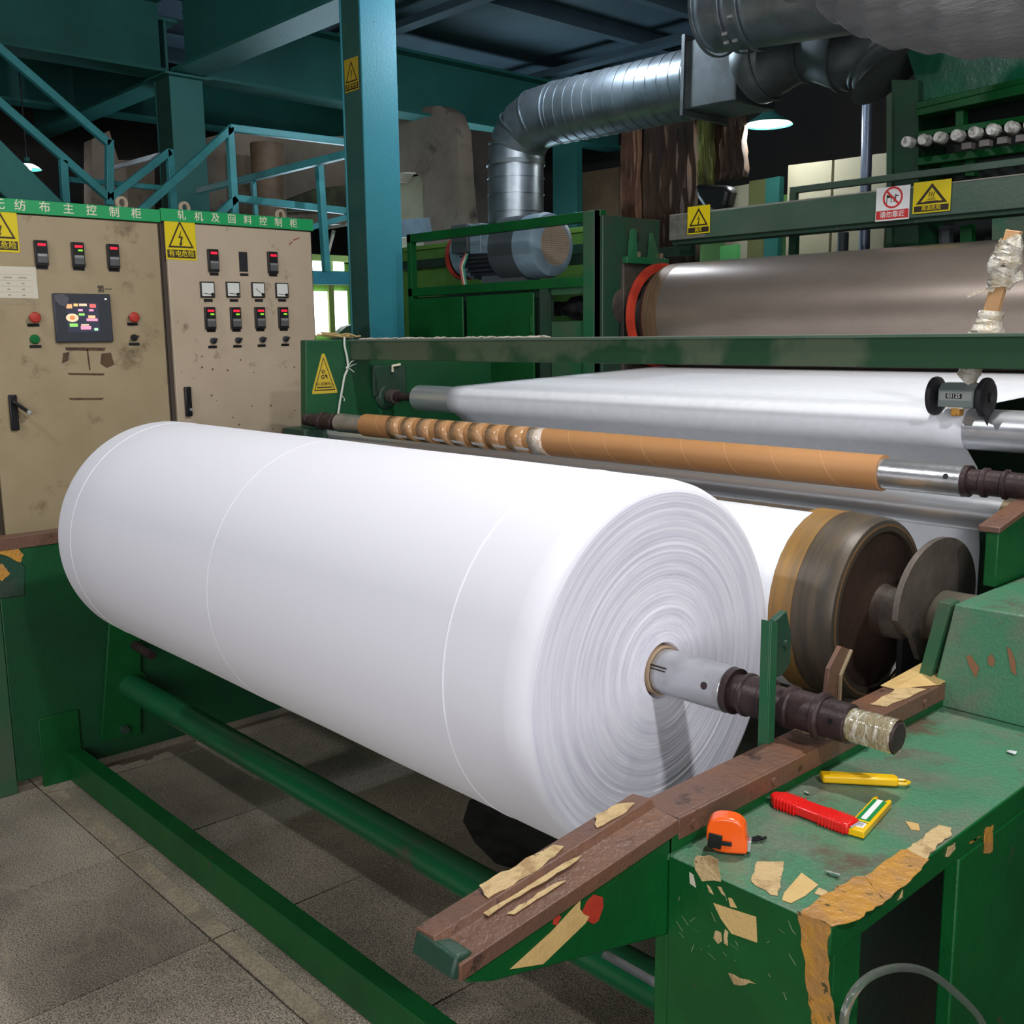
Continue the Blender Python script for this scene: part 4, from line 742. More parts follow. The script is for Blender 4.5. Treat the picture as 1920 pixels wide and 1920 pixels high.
# ---------------------------------------------------------------- winder frame, near side
nf = thing('winder_side_frame', 'green near side frame with work table top, brown rail and torn masking tape', 'machine frame', (-.70, 1.4, 0), 'winder side frames')
nf['_o'] = list(nf.location)
TZT = .840
box('table_top', GREEN_TOP, (-.812, -.565, 1.0102, 1.80, .832, TZT), nf, .0015)
box('table_edge', GREEN, (-.575, -.563, 1.0102, 1.80, .802, TZT - .001), nf, .002)
box('front_plate', GREEN, (-.800, -.565, 1.010, 1.022, 0, TZT - .001), nf, .001)
box('front_post', GREEN, (-.824, -.802, 1.012, 1.09, 0, .866), nf, .002)
box('front_leg_return', GREEN, (-.577, -.565, 1.022, 1.085, 0, .802), nf, .002)
box('rear_leg', GREEN, (-.585, -.563, 1.345, 1.80, 0, .800), nf, .003)
box('inner_plate', GREEN_DK, (-.800, -.79, 1.022, 2.6, 0, .800), nf)
box('dark_side_plate', mat('unlit_dark_plate', (.010, .012, .010), .8), (-.962, -.950, 1.935, 2.66, 0, .905), nf)  # added black plate, standing in for the unlit space beside the drum
box('rail_web', GREEN, (-.812, -.801, 1.02, 1.80, .832, .868), nf, .001)
# arm sticking out to the front with sloping rail
MB().prism([(-.802, y, z) for y, z in ((.672, .846), (1.02, .880), (1.02, .722), (.70, .800), (.664, .815))], (-.055, 0, 0)).build('front_arm', GREEN, nf, .003)
MB().prism([(-.800, y, z) for y, z in ((.648, .856), (.672, .852), (.668, .818), (.640, .830))], (-.072, 0, 0)).build('arm_nose', GREEN_DK, nf, .004)
def sl(y): return .857 + (y - .66) * (.897 - .857) / .37      # top of the sloping rail
prof2 = [(-.876, .0), (-.842, .004), (-.836, -.006), (-.828, -.007), (-.796, -.010), (-.796, -.030), (-.802, -.030), (-.802, -.016), (-.876, -.012)]
a0 = [(x, .650, sl(.650) + dz) for x, dz in prof2]; MB().prism(a0, (0, .375, sl(1.025) - sl(.650))).build('sloping_rail', RUST, nf, .001)
MB().box(-.868, -.806, 1.03, 1.86, .868, .885).box(-.806, -.799, 1.03, 1.83, .854, .885).build('angle_rail', RUST, nf, .0015)
for y in (1.06, 1.25, 1.52, 1.72): MB().cyl((-.800, y, .869), (-.795, y, .869), .006, seg=10).build('rivet', RUST, nf)
# tape on the sloping rail
def onrail(pts, m=TAPEW, off=.0012):
    patch([(x, y, sl(y) + off) for x, y in pts], m, nf, (0, -.1, 1), .0008, 'masking_tape')
onrail([(-.874, .745), (-.846, .735), (-.843, .80), (-.846, .845), (-.853, .868), (-.866, .862), (-.872, .82), (-.868, .80), (-.874, .78)], off=.0042)
onrail([(-.838, .72), (-.829, .72), (-.829, .79), (-.826, .85), (-.830, .875), (-.836, .84)], off=-.003)
onrail([(-.872, .945), (-.850, .925), (-.845, .975), (-.852, 1.002), (-.868, .985)], off=.0042)
onrail([(-.820, .74), (-.812, .745), (-.812, .83), (-.819, .81)], off=-.0065)
def fx(pts, m=TAPE, x=-.8015, par=nf, n=(1, 0, 0)): patch(pts, m, par, n, .0008, 'masking_tape')
fx([(-0.8012, 0.7265, 0.8047), (-0.8012, 0.7944, 0.8234), (-0.8012, 0.8427, 0.8434), (-0.8012, 0.8417, 0.8320), (-0.8012, 0.8483, 0.8223), (-0.8012, 0.8577, 0.8156), (-0.8012, 0.8520, 0.8095), (-0.8012, 0.7790, 0.7876)])
patch([(-0.8014, 0.8447, 0.8251), (-0.8014, 0.8541, 0.8367), (-0.8014, 0.8665, 0.8409), (-0.8014, 0.8829, 0.8308), (-0.8014, 0.8839, 0.8175), (-0.8014, 0.8752, 0.8025), (-0.8014, 0.8656, 0.8016), (-0.8014, 0.8560, 0.8098)], REDO, nf, (1, 0, 0), .0005, 'red_paint_mark')
patch([(-0.8014, 0.7973, 0.8378), (-0.8014, 0.8045, 0.8403), (-0.8014, 0.8098, 0.8353), (-0.8014, 0.8026, 0.8267), (-0.8014, 0.7955, 0.8310)], REDO, nf, (1, 0, 0), .0005, 'red_paint_mark')
# tape on the front plate and table
for pts, m in (([(-0.7272, 1.0098, 0.8027), (-0.6638, 1.0098, 0.8109), (-0.6612, 1.0098, 0.7779), (-0.6988, 1.0098, 0.7733), (-0.7153, 1.0098, 0.7865)], TAPE), ([(-0.7584, 1.0098, 0.8489), (-0.7552, 1.0098, 0.8568), (-0.7353, 1.0098, 0.8650), (-0.7214, 1.0098, 0.8639), (-0.7211, 1.0098, 0.8546), (-0.7166, 1.0098, 0.8362), (-0.7452, 1.0098, 0.8254), (-0.7565, 1.0098, 0.8372)], TAPEW),
               ([(-0.7049, 1.0098, 0.8193), (-0.7001, 1.0098, 0.8205), (-0.6919, 1.0098, 0.8110), (-0.7014, 1.0098, 0.8085)], TAPE), ([(-0.7021, 1.0098, 0.7175), (-0.6957, 1.0098, 0.7191), (-0.6609, 1.0098, 0.7220), (-0.6937, 1.0098, 0.7061)], TAPEW), ([(-0.7657, 1.0098, 0.8299), (-0.7597, 1.0098, 0.8285), (-0.7551, 1.0098, 0.8126), (-0.7645, 1.0098, 0.8147)], PAPER),
               ([(-0.7230, 1.0098, 0.7670), (-0.7148, 1.0098, 0.7677), (-0.7129, 1.0098, 0.7568), (-0.7185, 1.0098, 0.7498), (-0.7261, 1.0098, 0.7553)], TAPEW), ([(-0.7377, 1.0098, 0.8241), (-0.7327, 1.0098, 0.8217), (-0.7275, 1.0098, 0.8143), (-0.7342, 1.0098, 0.8152)], TAPEW), ([(-0.7213, 1.0098, 0.8278), (-0.7164, 1.0098, 0.8290), (-0.7097, 1.0098, 0.8195), (-0.7146, 1.0098, 0.8203)], TAPEW), ([(-0.7085, 1.0098, 0.7749), (-0.7036, 1.0098, 0.7727), (-0.7039, 1.0098, 0.7542), (-0.7096, 1.0098, 0.7553)], TAPEW)):
    patch(pts, m, nf, (0, -1, 0), .0008, 'masking_tape')
for pts, m in (([(-0.7091, 1.0775, 0.8405), (-0.6852, 1.1021, 0.8405), (-0.6690, 1.0722, 0.8405), (-0.6443, 1.0247, 0.8405), (-0.6520, 1.0203, 0.8405), (-0.6851, 1.0294, 0.8405), (-0.6885, 1.0333, 0.8405)], TAPEW), ([(-0.6540, 1.0934, 0.8405), (-0.6236, 1.0819, 0.8405), (-0.6211, 1.0488, 0.8405), (-0.6238, 1.0216, 0.8405), (-0.6353, 1.0201, 0.8405), (-0.6424, 1.0356, 0.8405)], TAPE),
               ([(-0.6198, 1.0768, 0.8405), (-0.6075, 1.0770, 0.8405), (-0.6042, 1.0628, 0.8405), (-0.6161, 1.0610, 0.8405)], TAPEW), ([(-0.6315, 1.3207, 0.8405), (-0.6149, 1.3262, 0.8405), (-0.6038, 1.3082, 0.8405), (-0.6138, 1.3024, 0.8405)], TAPE)):
    patch(pts, m, nf, (0, 0, 1), .0008, 'masking_tape')
for pts, m in (([(-0.5636, 1.0118, 0.8405), (-0.6049, 1.0110, 0.8405), (-0.6057, 1.0473, 0.8405), (-0.6034, 1.1305, 0.8405), (-0.5946, 1.1434, 0.8405), (-0.5482, 1.1068, 0.8405), (-0.5523, 1.0394, 0.8405)], TAPEO), ([(-0.5942, 1.1426, 0.8410), (-0.5951, 1.2384, 0.8410), (-0.5858, 1.2521, 0.8410), (-0.5581, 1.2399, 0.8410), (-0.5521, 1.1956, 0.8410), (-0.5478, 1.1060, 0.8410)], TAPEO), ([(-0.5913, 1.2455, 0.8413), (-0.5931, 1.3125, 0.8413), (-0.5933, 1.3415, 0.8413), (-0.5769, 1.3448, 0.8413), (-0.5674, 1.3257, 0.8413), (-0.5673, 1.2787, 0.8413), (-0.5598, 1.2374, 0.8413)], TAPEW)):
    patch(pts, m, nf, (0, 0, 1), .0009, 'masking_tape')
patch([(-0.6067, 1.0092, 0.8432), (-0.5649, 1.0092, 0.8450), (-0.5660, 1.0092, 0.8057), (-0.5616, 1.0092, 0.7672), (-0.5514, 1.0092, 0.7213), (-0.5813, 1.0092, 0.7056), (-0.5939, 1.0092, 0.7722)], TAPEO, nf, (0, -1, 0), .0008, 'masking_tape')
for pts in ([(-0.5625, 1.3033, 0.8342), (-0.5625, 1.3241, 0.8328), (-0.5625, 1.3254, 0.8231), (-0.5625, 1.3068, 0.8191), (-0.5625, 1.2970, 0.8227)], [(-0.5625, 1.1717, 0.8142), (-0.5625, 1.1792, 0.8214), (-0.5625, 1.1803, 0.8108), (-0.5625, 1.1664, 0.8120)]): patch(pts, TAPEW, nf, (1, 0, 0), .0008, 'masking_tape')
patch([(-0.5625, 1.4198, 0.8196), (-0.5625, 1.4487, 0.8161), (-0.5625, 1.4515, 0.7740), (-0.5625, 1.4219, 0.7816)], TAPEO, nf, (1, 0, 0), .0008, 'masking_tape')
patch([(-0.5625, 1.3721, 0.8172), (-0.5625, 1.4105, 0.8116), (-0.5625, 1.3863, 0.8121), (-0.5625, 1.3726, 0.8139)], TAPEO, nf, (1, 0, 0), .0008, 'masking_tape')
patch([(-.872, 1.70, .8862), (-.846, 1.70, .8862), (-.800, 1.78, .8862), (-.798, 1.85, .892), (-.84, 1.83, .896), (-.872, 1.86, .893)], TAPE, nf, (0, 0, 1), .001, 'crumpled_tape')
patch([(-.838, 1.60, .8858), (-.812, 1.61, .8858), (-.806, 1.74, .8858), (-.845, 1.72, .8858)], TAPEW, nf, (0, 0, 1), .0008, 'masking_tape')
rn_ = random.Random(4)
for k in range(26):
    x_ = rn_.uniform(-.79, -.60); z_ = rn_.uniform(.72, .83); q = (x_, 1.0098, z_); e_ = (x_ + rn_.uniform(-.008, .012), 1.0098, z_ - rn_.uniform(.0, .012))
    patch([q, (q[0] + .0008, q[1], q[2]), (e_[0] + .0012, e_[1], e_[2]), e_], mat('pale_scratch', (.20, .26, .16), .6), nf, (0, -1, 0), .0003, 'scratch')
# gear box cover and support block
MB().prism([(x, 1.80, z) for x, z in ((-.827, .839), (-.791, 1.034), (-.45, 1.038), (-.45, .839))], (0, .85, 0)).build('gear_cover', GREEN_TOP, nf, .003, label='sloping green gear cover behind the table')
MB().prism([(x, 1.795, z) for x, z in ((-.850, .88), (-.845, .872), (-.831, .86), (-.7965, 1.029), (-.799, 1.034), (-.819, 1.034))], (0, .04, 0)).build('cover_trim', GREEN_DULL, nf, .001)
mb = MB()
for k in range(3):
    x0_ = -.77 + .045 * k; patch([(-0.7643, 1.7990, 0.9440), (-0.7569, 1.7990, 0.9476), (-0.7406, 1.7990, 0.9277), (-0.7449, 1.7990, 0.9071), (-0.7574, 1.7990, 0.9258)] if k == 0 else ([(-0.7271, 1.7990, 0.9503), (-0.7202, 1.7990, 0.9576), (-0.7139, 1.7990, 0.9455), (-0.7169, 1.7990, 0.9351), (-0.7254, 1.7990, 0.9371)] if k == 1 else [(-0.6960, 1.7990, 0.9764), (-0.6885, 1.7990, 0.9723), (-0.6801, 1.7990, 0.9532), (-0.6766, 1.7990, 0.9273), (-0.6861, 1.7990, 0.9346), (-0.6910, 1.7990, 0.9545)]), mat('rust_chip', (.24, .11, .05), .6), nf, (0, -1, 0), .0006, 'paint_chip')
MB().prism([(-.822, y, z) for y, z in ((1.985, 1.03), (1.985, 1.136), (2.75, 1.275), (2.75, 1.03))], (.026, 0, 0)).build('support_block', GREEN, nf, .003)
MB().prism([(-.835, y, z) for y, z in ((1.98, 1.136), (1.98, 1.148), (2.75, 1.288), (2.75, 1.276))], (.042, 0, 0)).build('upper_rail', RUST, nf, .002)
box('rear_post', GREEN_DK, (-.80, -.60, 2.38, 2.75, 0, 1.5), nf)
for k in range(4): MB().cyl((-.850, 1.86, .905 + k * .022), (-.838, 1.86, .907 + k * .022), .004, seg=8).build('chain_pin', STEEL, nf)
# clear plastic crumbs on the table
def crumb(c, s_, m, label, name='plastic_scrap'):
    rn = random.Random(int(c[0] * 9999)); vs = [Vector((c[0] + s_ * rn.uniform(-1, 1), c[1] + s_ * .6 * rn.uniform(-1, 1), c[2] + s_ * rn.uniform(0, .5))) for _ in range(12)]
    bm = bmesh.new(); [bm.verts.new(v) for v in vs]; bmesh.ops.convex_hull(bm, input=bm.verts); me = bpy.data.meshes.new(name); bm.to_mesh(me); bm.free(); me.materials.append(m)
    lz = min(v.z for v in vs); me.transform(Matrix.Translation((-c[0], -c[1], -lz))); o = bpy.data.objects.new(name, me); COL.objects.link(o); o.location = (c[0], c[1], c[2] + .0005); tag(o, label, 'scrap')
CR = mat('crumpled_film', (.55, .56, .55), .12, col2=(.10, .20, .14), scale=60, lo=.45, hi=.55, coat=1)
crumb((-0.6237, 1.1171, 0.8405), .011, CR, 'crumpled clear plastic scrap near the front corner of the table')
crumb((-0.6257, 1.6645, 0.8405), .010, CR, 'clear plastic scrap near the right picture edge on the table')
crumb((-0.7752, 1.3012, 0.8405), .006, CR, 'tiny white scrap between rail and knives')
crumb((-0.8074, 1.7178, 0.8405), .009, PAPER, 'small pale chip beside the brown rail near the wrapped shaft tip')

# fork holding the winding shaft, small stop bracket
fk = thing('shaft_fork', 'upright dark green fork plate standing over the winding shaft', 'bracket', (-.868, 1.38, .80))
MB().prism([(-.880, y, z) for y, z in ((1.328, .80), (1.346, .80), (1.346, 1.076), (1.328, 1.082))], (.016, 0, 0)).prism([(-.864, y, z) for y, z in ((1.328, .80), (1.346, .80), (1.346, 1.076), (1.328, 1.082))], (.003, 0, 0)).build('front_prong', GREEN_DULL, fk, .001)
MB().prism([(-.8785, y, z) for y, z in ((1.346, .985), (1.375, .985), (1.394, 1.00), (1.394, 1.045), (1.378, 1.088), (1.346, 1.078))], (.012, 0, 0)).build('head_plate', GREEN_DK, fk, .002)
MB().cyl((-.868, 1.375, 1.035), (-.861, 1.375, 1.035), .007, seg=8).build('bolt', GREEN_DK, fk)
fk2 = thing('stop_bracket', 'small bent brown stop bracket between fork and drum', 'bracket', (-.872, 1.56, .885))
MB().prism([(-.882, y, z) for y, z in ((1.515, .886), (1.555, .886), (1.555, .940), (1.588, .978), (1.560, .990), (1.525, .958))], (.008, 0, 0)).build('bent_plate', RUST, fk2, .001)
MB().prism([(-.874, y, z) for y, z in ((1.555, .886), (1.560, .886), (1.560, .938), (1.592, .976), (1.588, .979), (1.555, .941))], (.005, 0, 0)).build('pale_edge', mat('worn_edge', (.30, .22, .13), .6), fk2, .0005)
# half-round guard over the drum journal
hg = thing('half_round_guard', 'brown half-disc guard plate with curved tunnel cover beside the drum end', 'guard', (-.88, 1.93, .95))
gy, gz = 1.945, .995
arc = [(gy + .165 * math.cos(a), gz + .125 * math.sin(a) * 1.0) for a in [PI * (-.12 + 1.14 * k / 28) for k in range(29)]]
arc += [(gy - .10, gz - .055), (gy - .065, gz - .105), (gy - .0, gz - .06)]
MB().prism([(-.898, y, z) for y, z in arc], (.012, 0, 0)).build('disc_plate', IRON, hg, .001)
vs = []; fs = []
for i, x in enumerate((-.886, -.74)):
    for k in range(19):
        a = PI * (-.05 + 1.1 * k / 18); vs.append((x, gy + .01 + .075 * math.cos(a), gz - .050 + .070 * math.sin(a)))
for k in range(18): fs.append((k, k + 1, 19 + k + 1, 19 + k))
o = MB().add(vs, fs).build('tunnel_cover', mat('cover_brown_grey', (.14, .125, .09), .5, col2=(.10, .085, .06), scale=6, bump=.1), hg); s = o.modifiers.new('s', 'SOLIDIFY'); s.thickness = .004

# ---------------------------------------------------------------- tools on the table
def knife(name, label, tail, tip, width, hgt, m):   # hollow utility knife handle; tail -> tip on the table
    tail = Vector(tail); tip = Vector(tip); d = norm(tip - tail); s_ = Vector((-d.y, d.x, 0)); L_ = (tip - tail).length
    o = thing(name, label, 'utility knife', tuple((tail + tip) / 2)); o['_o'] = list(o.location)
    return o, tail, d, s_, L_
z0 = TZT + .0008
o, tl_, d, s_, L_ = knife('utility_knife', 'red ribbed utility knife lying on the green table', Vector((-0.6645, 1.2392, 0.8412)), Vector((-0.7949, 1.2404, 0.8412)), .026, .012, REDK)
def kp(t, sd, z): return tl_ + d * t + s_ * sd + Vector((0, 0, z))
W = .0155; H1 = .015
pts = [(0, -W), (0, W), (.012, W + .001), (L_ * .5, W * .92), (L_ - .010, W * .85), (L_, W * .3), (L_, -W * .4), (L_ - .012, -W * .95), (L_ * .5, -W), (.02, -W - .001)]
MB().prism([kp(t, q, 0) for t, q in pts], (0, 0, H1)).build('handle', REDK, o, .003)
for rng in ((.008, .046), (L_ - .046, L_ - .010)):
    t_ = rng[0]
    while t_ < rng[1]: MB().bar(kp(t_, -W - .0008, H1 * .5), kp(t_, W + .0008, H1 * .5), .0022, H1 + .001).build('grip_rib', REDK, o, .0006); t_ += .0052
MB().prism([kp(t, q, .0055) for t, q in ((L_ - .004, -.004), (L_ - .004, .004), (L_ + .016, .004), (L_ + .022, -.004))], (0, 0, .0008)).build('blade', STEEL, o)
MB().prism([kp(t, q, H1 * .25) for t, q in ((-.0008, -W * .75), (-.0008, W * .75), (.004, W * .75), (.004, -W * .75))], (0, 0, H1 * .5)).build('open_end', BLACK, o)
MB().bar(kp(-.002, -W * .7, H1 * .74), kp(-.002, W * .7, H1 * .74), .003, .0015).build('steel_channel', STEEL, o)
o, tl_, d, s_, L_ = knife('utility_knife', 'slim plain yellow utility knife lying behind the red knife', Vector((-0.7824, 1.3561, 0.8412)), Vector((-0.6947, 1.4240, 0.8412)), .02, .012, YELK)
pts = [(0, -.010), (-.003, .0105), (L_ - .006, .0115), (L_, .006), (L_, -.006), (L_ - .004, -.009)]
MB().prism([kp(t, q, 0) for t, q in pts], (0, 0, .013)).build('handle', YELK, o, .003)
MB().bar(kp(.01, -.0009, .0135), kp(L_ * .72, .0015, .0135), .010, .0012, (0, 0, 1)).build('slider_track', YELK, o, .0004)
MB().tube([kp(L_ - .002, -.0065, .005), kp(L_ + .010, -.0062, .005), kp(L_ + .016, 0, .005), kp(L_ + .010, .0062, .005), kp(L_ - .002, .0065, .005)], .0026, 8).build('hanging_loop', YELK, o)
# yellow blade case with green and white print
o, tl_, d, s_, L_ = knife('blade_case', 'yellow blade case with green and white label beside the red knife', Vector((-0.6583, 1.2324, 0.8412)), Vector((-0.6770, 1.3389, 0.8412)), .03, .01, YELK); o['category'] = 'blade case'
pts = [(-.004, -.0135), (-.004, .0125), (L_ + .004, .0125), (L_ + .012, .009), (L_ - .002, .004), (L_ - .002, -.004), (L_ + .010, -.0095), (L_ + .004, -.0135)]
MB().prism([kp(t, q, 0) for t, q in pts], (0, 0, .010)).build('case_body', YELK, o, .0012)
def lab(t0, t1, q0, q1, m, nm='printed_label', z=.0101): MB().prism([kp(t0, q0, z), kp(t1, q0, z), kp(t1, q1, z), kp(t0, q1, z)], (0, 0, .0004)).build(nm, m, o, smooth=False)
LG = mat('label_green', (.0, .22, .05), .4); lab(.030, L_ - .004, -.009, .0095, LG); lab(.033, L_ - .003, -.0035, .004, WHITE, z=.0105); lab(.006, .022, -.0085, .0095, WHITE)
for k in range(4): lab(.009 + k * .003, .0105 + k * .003, -.006, .007, mat('bar_grey', (.30, .30, .34), .5), 'fine_print', .0105)
lab(.024, .029, -.009, .0095, YELLOW, 'yellow_band'); lab(.0226, .0240, -.009, .0095, INK, 'fine_print')
# tape measure
a = Vector((-0.7777, 1.0536, 0.8412)); b = Vector((-0.7331, 1.0790, 0.8412)); d = norm(b - a); s_ = Vector((-d.y, d.x, 0)); L_ = .056
o = thing('tape_measure', 'orange pocket tape measure near the front corner of the table', 'tape measure', tuple((a + b) / 2)); tl_ = a + Vector((0, 0, 0))
def kp(t, sd, z): return tl_ + d * t + s_ * sd + Vector((0, 0, z - .0002))
out = []
for k in range(24):
    ang_ = 2 * PI * k / 24; ex = .0255; t = .030 + ex * math.copysign(abs(math.cos(ang_)) ** .75, math.cos(ang_)); z = .0255 + .0245 * math.copysign(abs(math.sin(ang_)) ** .75, math.sin(ang_))
    if t > .04 and z < .022: t = .0575 if z > .003 else .050; z = max(z, .002)
    out.append((t, z))
MB().prism([kp(t, -.006, z) for t, z in out], s_ * .027).build('case', ORANGE, o, .004, seg=3)
MB().prism([kp(t, -.0075, z) for t, z in ((.006, .008), (.024, .006), (.026, .026), (.008, .028))], s_ * .002).build('black_inlay', BLACK, o, .0008)
MB().bar(kp(.022, -.0078, .016), kp(.038, -.0078, .016), .002, .006).build('lock_lever', BLACK, o, .0006)
MB().prism([kp(t, q, z) for t, q, z in ((.055, .001, .004), (.062, .001, .004), (.062, .001, .020), (.056, .001, .018))], s_ * .012).build('steel_hook', STEELW, o, .0008)
MB().tube([kp(.040, .022, .010), kp(.054, .034, .004), kp(.066, .040, .003), kp(.078, .050, .003)], .0022, 6).build('wrist_strap', BLACK, o)
MB().tube([kp(.054, .034, .004), kp(.068, .044, .006), kp(.076, .042, .005)], .0020, 6).build('wrist_strap', BLACK, o)

# clear hose in the opening
hz_ = [Vector(p) for p in [(-0.5000, 0.9309, 0.7874), (-0.5000, 0.9338, 0.8047), (-0.5000, 0.9535, 0.8203), (-0.5000, 0.9934, 0.8201), (-0.5000, 1.0560, 0.7994), (-0.5000, 1.1257, 0.7609), (-0.5000, 1.2045, 0.6984), (-0.5000, 1.2748, 0.6344), (-0.5000, 1.3041, 0.6005)]]
pp_ = []
for i in range(len(hz_) - 1):
    p0, p1, p2, p3 = hz_[max(i - 1, 0)], hz_[i], hz_[i + 1], hz_[min(i + 2, len(hz_) - 1)]
    for k in range(5):
        t = k / 5; pp_.append(.5 * ((2 * p1) + (p2 - p0) * t + (2 * p0 - 5 * p1 + 4 * p2 - p3) * t * t + (3 * p1 - p0 - 3 * p2 + p3) * t ** 3))
pp_.append(hz_[-1]); lo_ = pp_[0].copy(); hi_ = pp_[-1].copy()
pp_ = [Vector((lo_.x, lo_.y, .004 + (lo_.z - .004) * k / 5)) for k in range(5)] + pp_ + [Vector((hi_.x, hi_.y + .02, hi_.z - (hi_.z - .004) * (k + 1) / 5)) for k in range(5)]
tag(MB().tube(pp_, .0048, 14).build('clear_hose', HOSE), 'clear plastic hose arching in front of the table opening', 'hose')

# ---------------------------------------------------------------- calender
KY, KZ, KR = 3.85, 1.595, .235
ca = thing('calender_roll', 'large polished brown-grey calender roll behind the green cross beam', 'roller', (-1.5, KY, KZ - KR))
MB().lathe((-2.98, KY, KZ), (1, 0, 0), [(0, KR), (3.4, KR)], 96).build('roll_shell', CALM, ca)
MB().lathe((-3.09, KY, KZ), (1, 0, 0), [(0, .17), (.0, KR - .035), (.012, KR - .015), (.030, KR - .003), (.045, KR - .004), (.048, KR), (.112, KR + .0006)], 96, caps=False).build('rust_band', CALB, ca, label='rusty brown end band')
MB().lathe((-3.30, KY, KZ), (1, 0, 0), [(0, .10), (.22, .10)], 40).build('journal', IRON, ca)
MB().lathe((-3.11, KY, KZ), (1, 0, 0), [(0, .20), (.03, .20)], 60).build('dark_recess', BLACKM, ca)
cf = thing('calender_stand', 'dark green calender side frame with bearing recess left of the calender roll', 'machine frame', (-3.3, 3.8, 0))
MB().prism([(-3.25, y, z) for y, z in ((3.57, 0), (3.97, 0), (3.97, 2.045), (3.57, 2.045))], (-.10, 0, 0)).build('side_housing', GREEN_DK, cf, .004)
MB().prism([(-3.249, y, z) for y, z in ((3.69, .9), (3.98, .9), (3.98, 1.86), (3.69, 1.86))], (.02, 0, 0)).build('dark_side_plate', mat('dark_brown_plate', (.045, .038, .030), .5, col2=(.07, .055, .04), scale=7, bump=.15), cf, .003)
MB().box(-3.23, -3.20, 3.68, 3.98, 1.835, 1.865).build('ledge', GREEN_DULL, cf, .002)
for y in (3.77, 3.93): MB().cyl((-3.215, y, 1.865), (-3.215, y, 1.888), .018, seg=6).build('hex_bolt', STEELB, cf)
MB().prism([(-3.235, y, z) for y, z in ((3.72, 1.866), (3.755, 1.866), (3.75, 1.99), (3.735, 1.99))], (.03, 0, 0)).build('rib', GREEN_DULL, cf); MB().prism([(-3.235, y, z) for y, z in ((3.86, 1.866), (3.93, 1.866), (3.875, 1.98))], (.02, 0, 0)).build('rib', GREEN_DULL, cf)
MB().lathe((-3.25, 3.79, 1.955), (1, 0, 0), [(0, .028), (.002, .028)], 24).build('dark_hole', BLACKM, cf)
MB().ring((-3.145, KY, KZ), (1, 0, 0), KR - .030, KR + .006, .022, 96).build('red_ring', REDO, cf, label='red oxide ring round the roll end')
o = thing('calender_beam', 'grey-green box beam carrying the warning signs above the calender roll', 'beam', (-1.4, 4.08, 1.95))
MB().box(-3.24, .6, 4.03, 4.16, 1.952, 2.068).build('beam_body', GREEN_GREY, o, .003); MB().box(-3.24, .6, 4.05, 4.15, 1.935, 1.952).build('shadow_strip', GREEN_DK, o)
MB().box(-3.24, .6, 4.03, 4.16, 2.068, 2.073).build('dust_layer', mat('pale_dust', (.27, .25, .21), .9, bump=.5, bscale=60), o)
MB().box(-3.238, -3.03, 4.026, 4.030, 1.955, 2.068).build('dusty_end', mat('dusty_green', (.14, .14, .11), .8, col2=(.09, .09, .07), scale=20, bump=.3), o)
a = (-2.7497, 4.3000, 2.1575); o = thing('thin_rail', 'thin grey-green rail just above the calender beam', 'rail', (-.8, 4.3, a[2] - .02))
MB().box(a[0], .6, 4.28, 4.31, a[2] - .018, a[2] + .010).build('rail_bar', GREEN_GREY, o, .002); MB().box(a[0], a[0] + .03, 4.28, 4.31, 2.05, a[2] - .018).build('rail_foot', GREEN_GREY, o); MB().box(-1.0, -.97, 4.28, 4.31, 2.05, a[2] - .018).build('rail_foot', GREEN_GREY, o)
a = (-3.0632, 4.0200, 1.9579); elec_sign('warning_sign', 'crumpled yellow lightning sign at the left end of the calender beam', (a[0], 4.022, 1.972), (1, 0, 0), UZ, .128, .125, (0, -1, 0), '高压', YELLOW)
a = (-1.9515, 4.0200, 1.9625); elec_sign('warning_sign', 'yellow hot-surface sign on the calender beam right of the red and white sign', (a[0], 4.022, 1.966), (1, 0, 0), UZ, .150, .118, (0, -1, 0), '高温危险', YELLOW, 'heat')
a = (-2.1107, 4.0200, 1.9564); ax_ = a[0]; b_ = Vector((ax_, 4.022, 1.950)); w_, h_ = .142, .130
o = thing('prohibition_sign', 'red and white keep-away sign on the calender beam', 'sign', tuple(b_)); n_ = Vector((0, -1, 0)); R_ = Vector((1, 0, 0)); U_ = Vector((0, 0, 1))
MB().prism([b_ - R_ * w_ / 2, b_ + R_ * w_ / 2, b_ + R_ * w_ / 2 + U_ * h_, b_ - R_ * w_ / 2 + U_ * h_], n_ * .0012).build('sign_plate', WHITE, o, smooth=False)
b1 = b_ + n_ * .0012
MB().prism([b1 - R_ * w_ * .48 + U_ * .006, b1 + R_ * w_ * .48 + U_ * .006, b1 + R_ * w_ * .48 + U_ * .040, b1 - R_ * w_ * .48 + U_ * .040], n_ * .0006).build('red_band', REDP, o, smooth=False)
text_part('lettering', '请勿靠近', WHITE, o, b1 + n_ * .0006 + U_ * .022, R_, U_, .026, .0004)
cc = b1 + U_ * .088; MB().ring(cc, n_, .034, .042, .0007, 40).build('prohibition_ring', REDP, o, smooth=False)
MB().bar(cc + n_ * .0007 + R_ * -.025 + U_ * .025, cc + n_ * .0007 + R_ * .025 - U_ * .025, .008, .0006, n_).build('prohibition_bar', REDP, o, smooth=False)
mb = MB()
for x0_, z0_, x1_, z1_ in ((-.026, -.022, -.023, .012), (-.024, .0, -.006, .010), (-.008, -.020, -.005, .012), (.004, -.018, .008, .004), (.010, -.014, .014, .012), (.014, .004, .024, .008)):
    mb.prism([cc + R_ * x0_ + U_ * z0_, cc + R_ * x1_ + U_ * z0_, cc + R_ * x1_ + U_ * z1_, cc + R_ * x0_ + U_ * z1_], n_ * .0005)
mb.build('figure_symbol', INK, o, smooth=False)

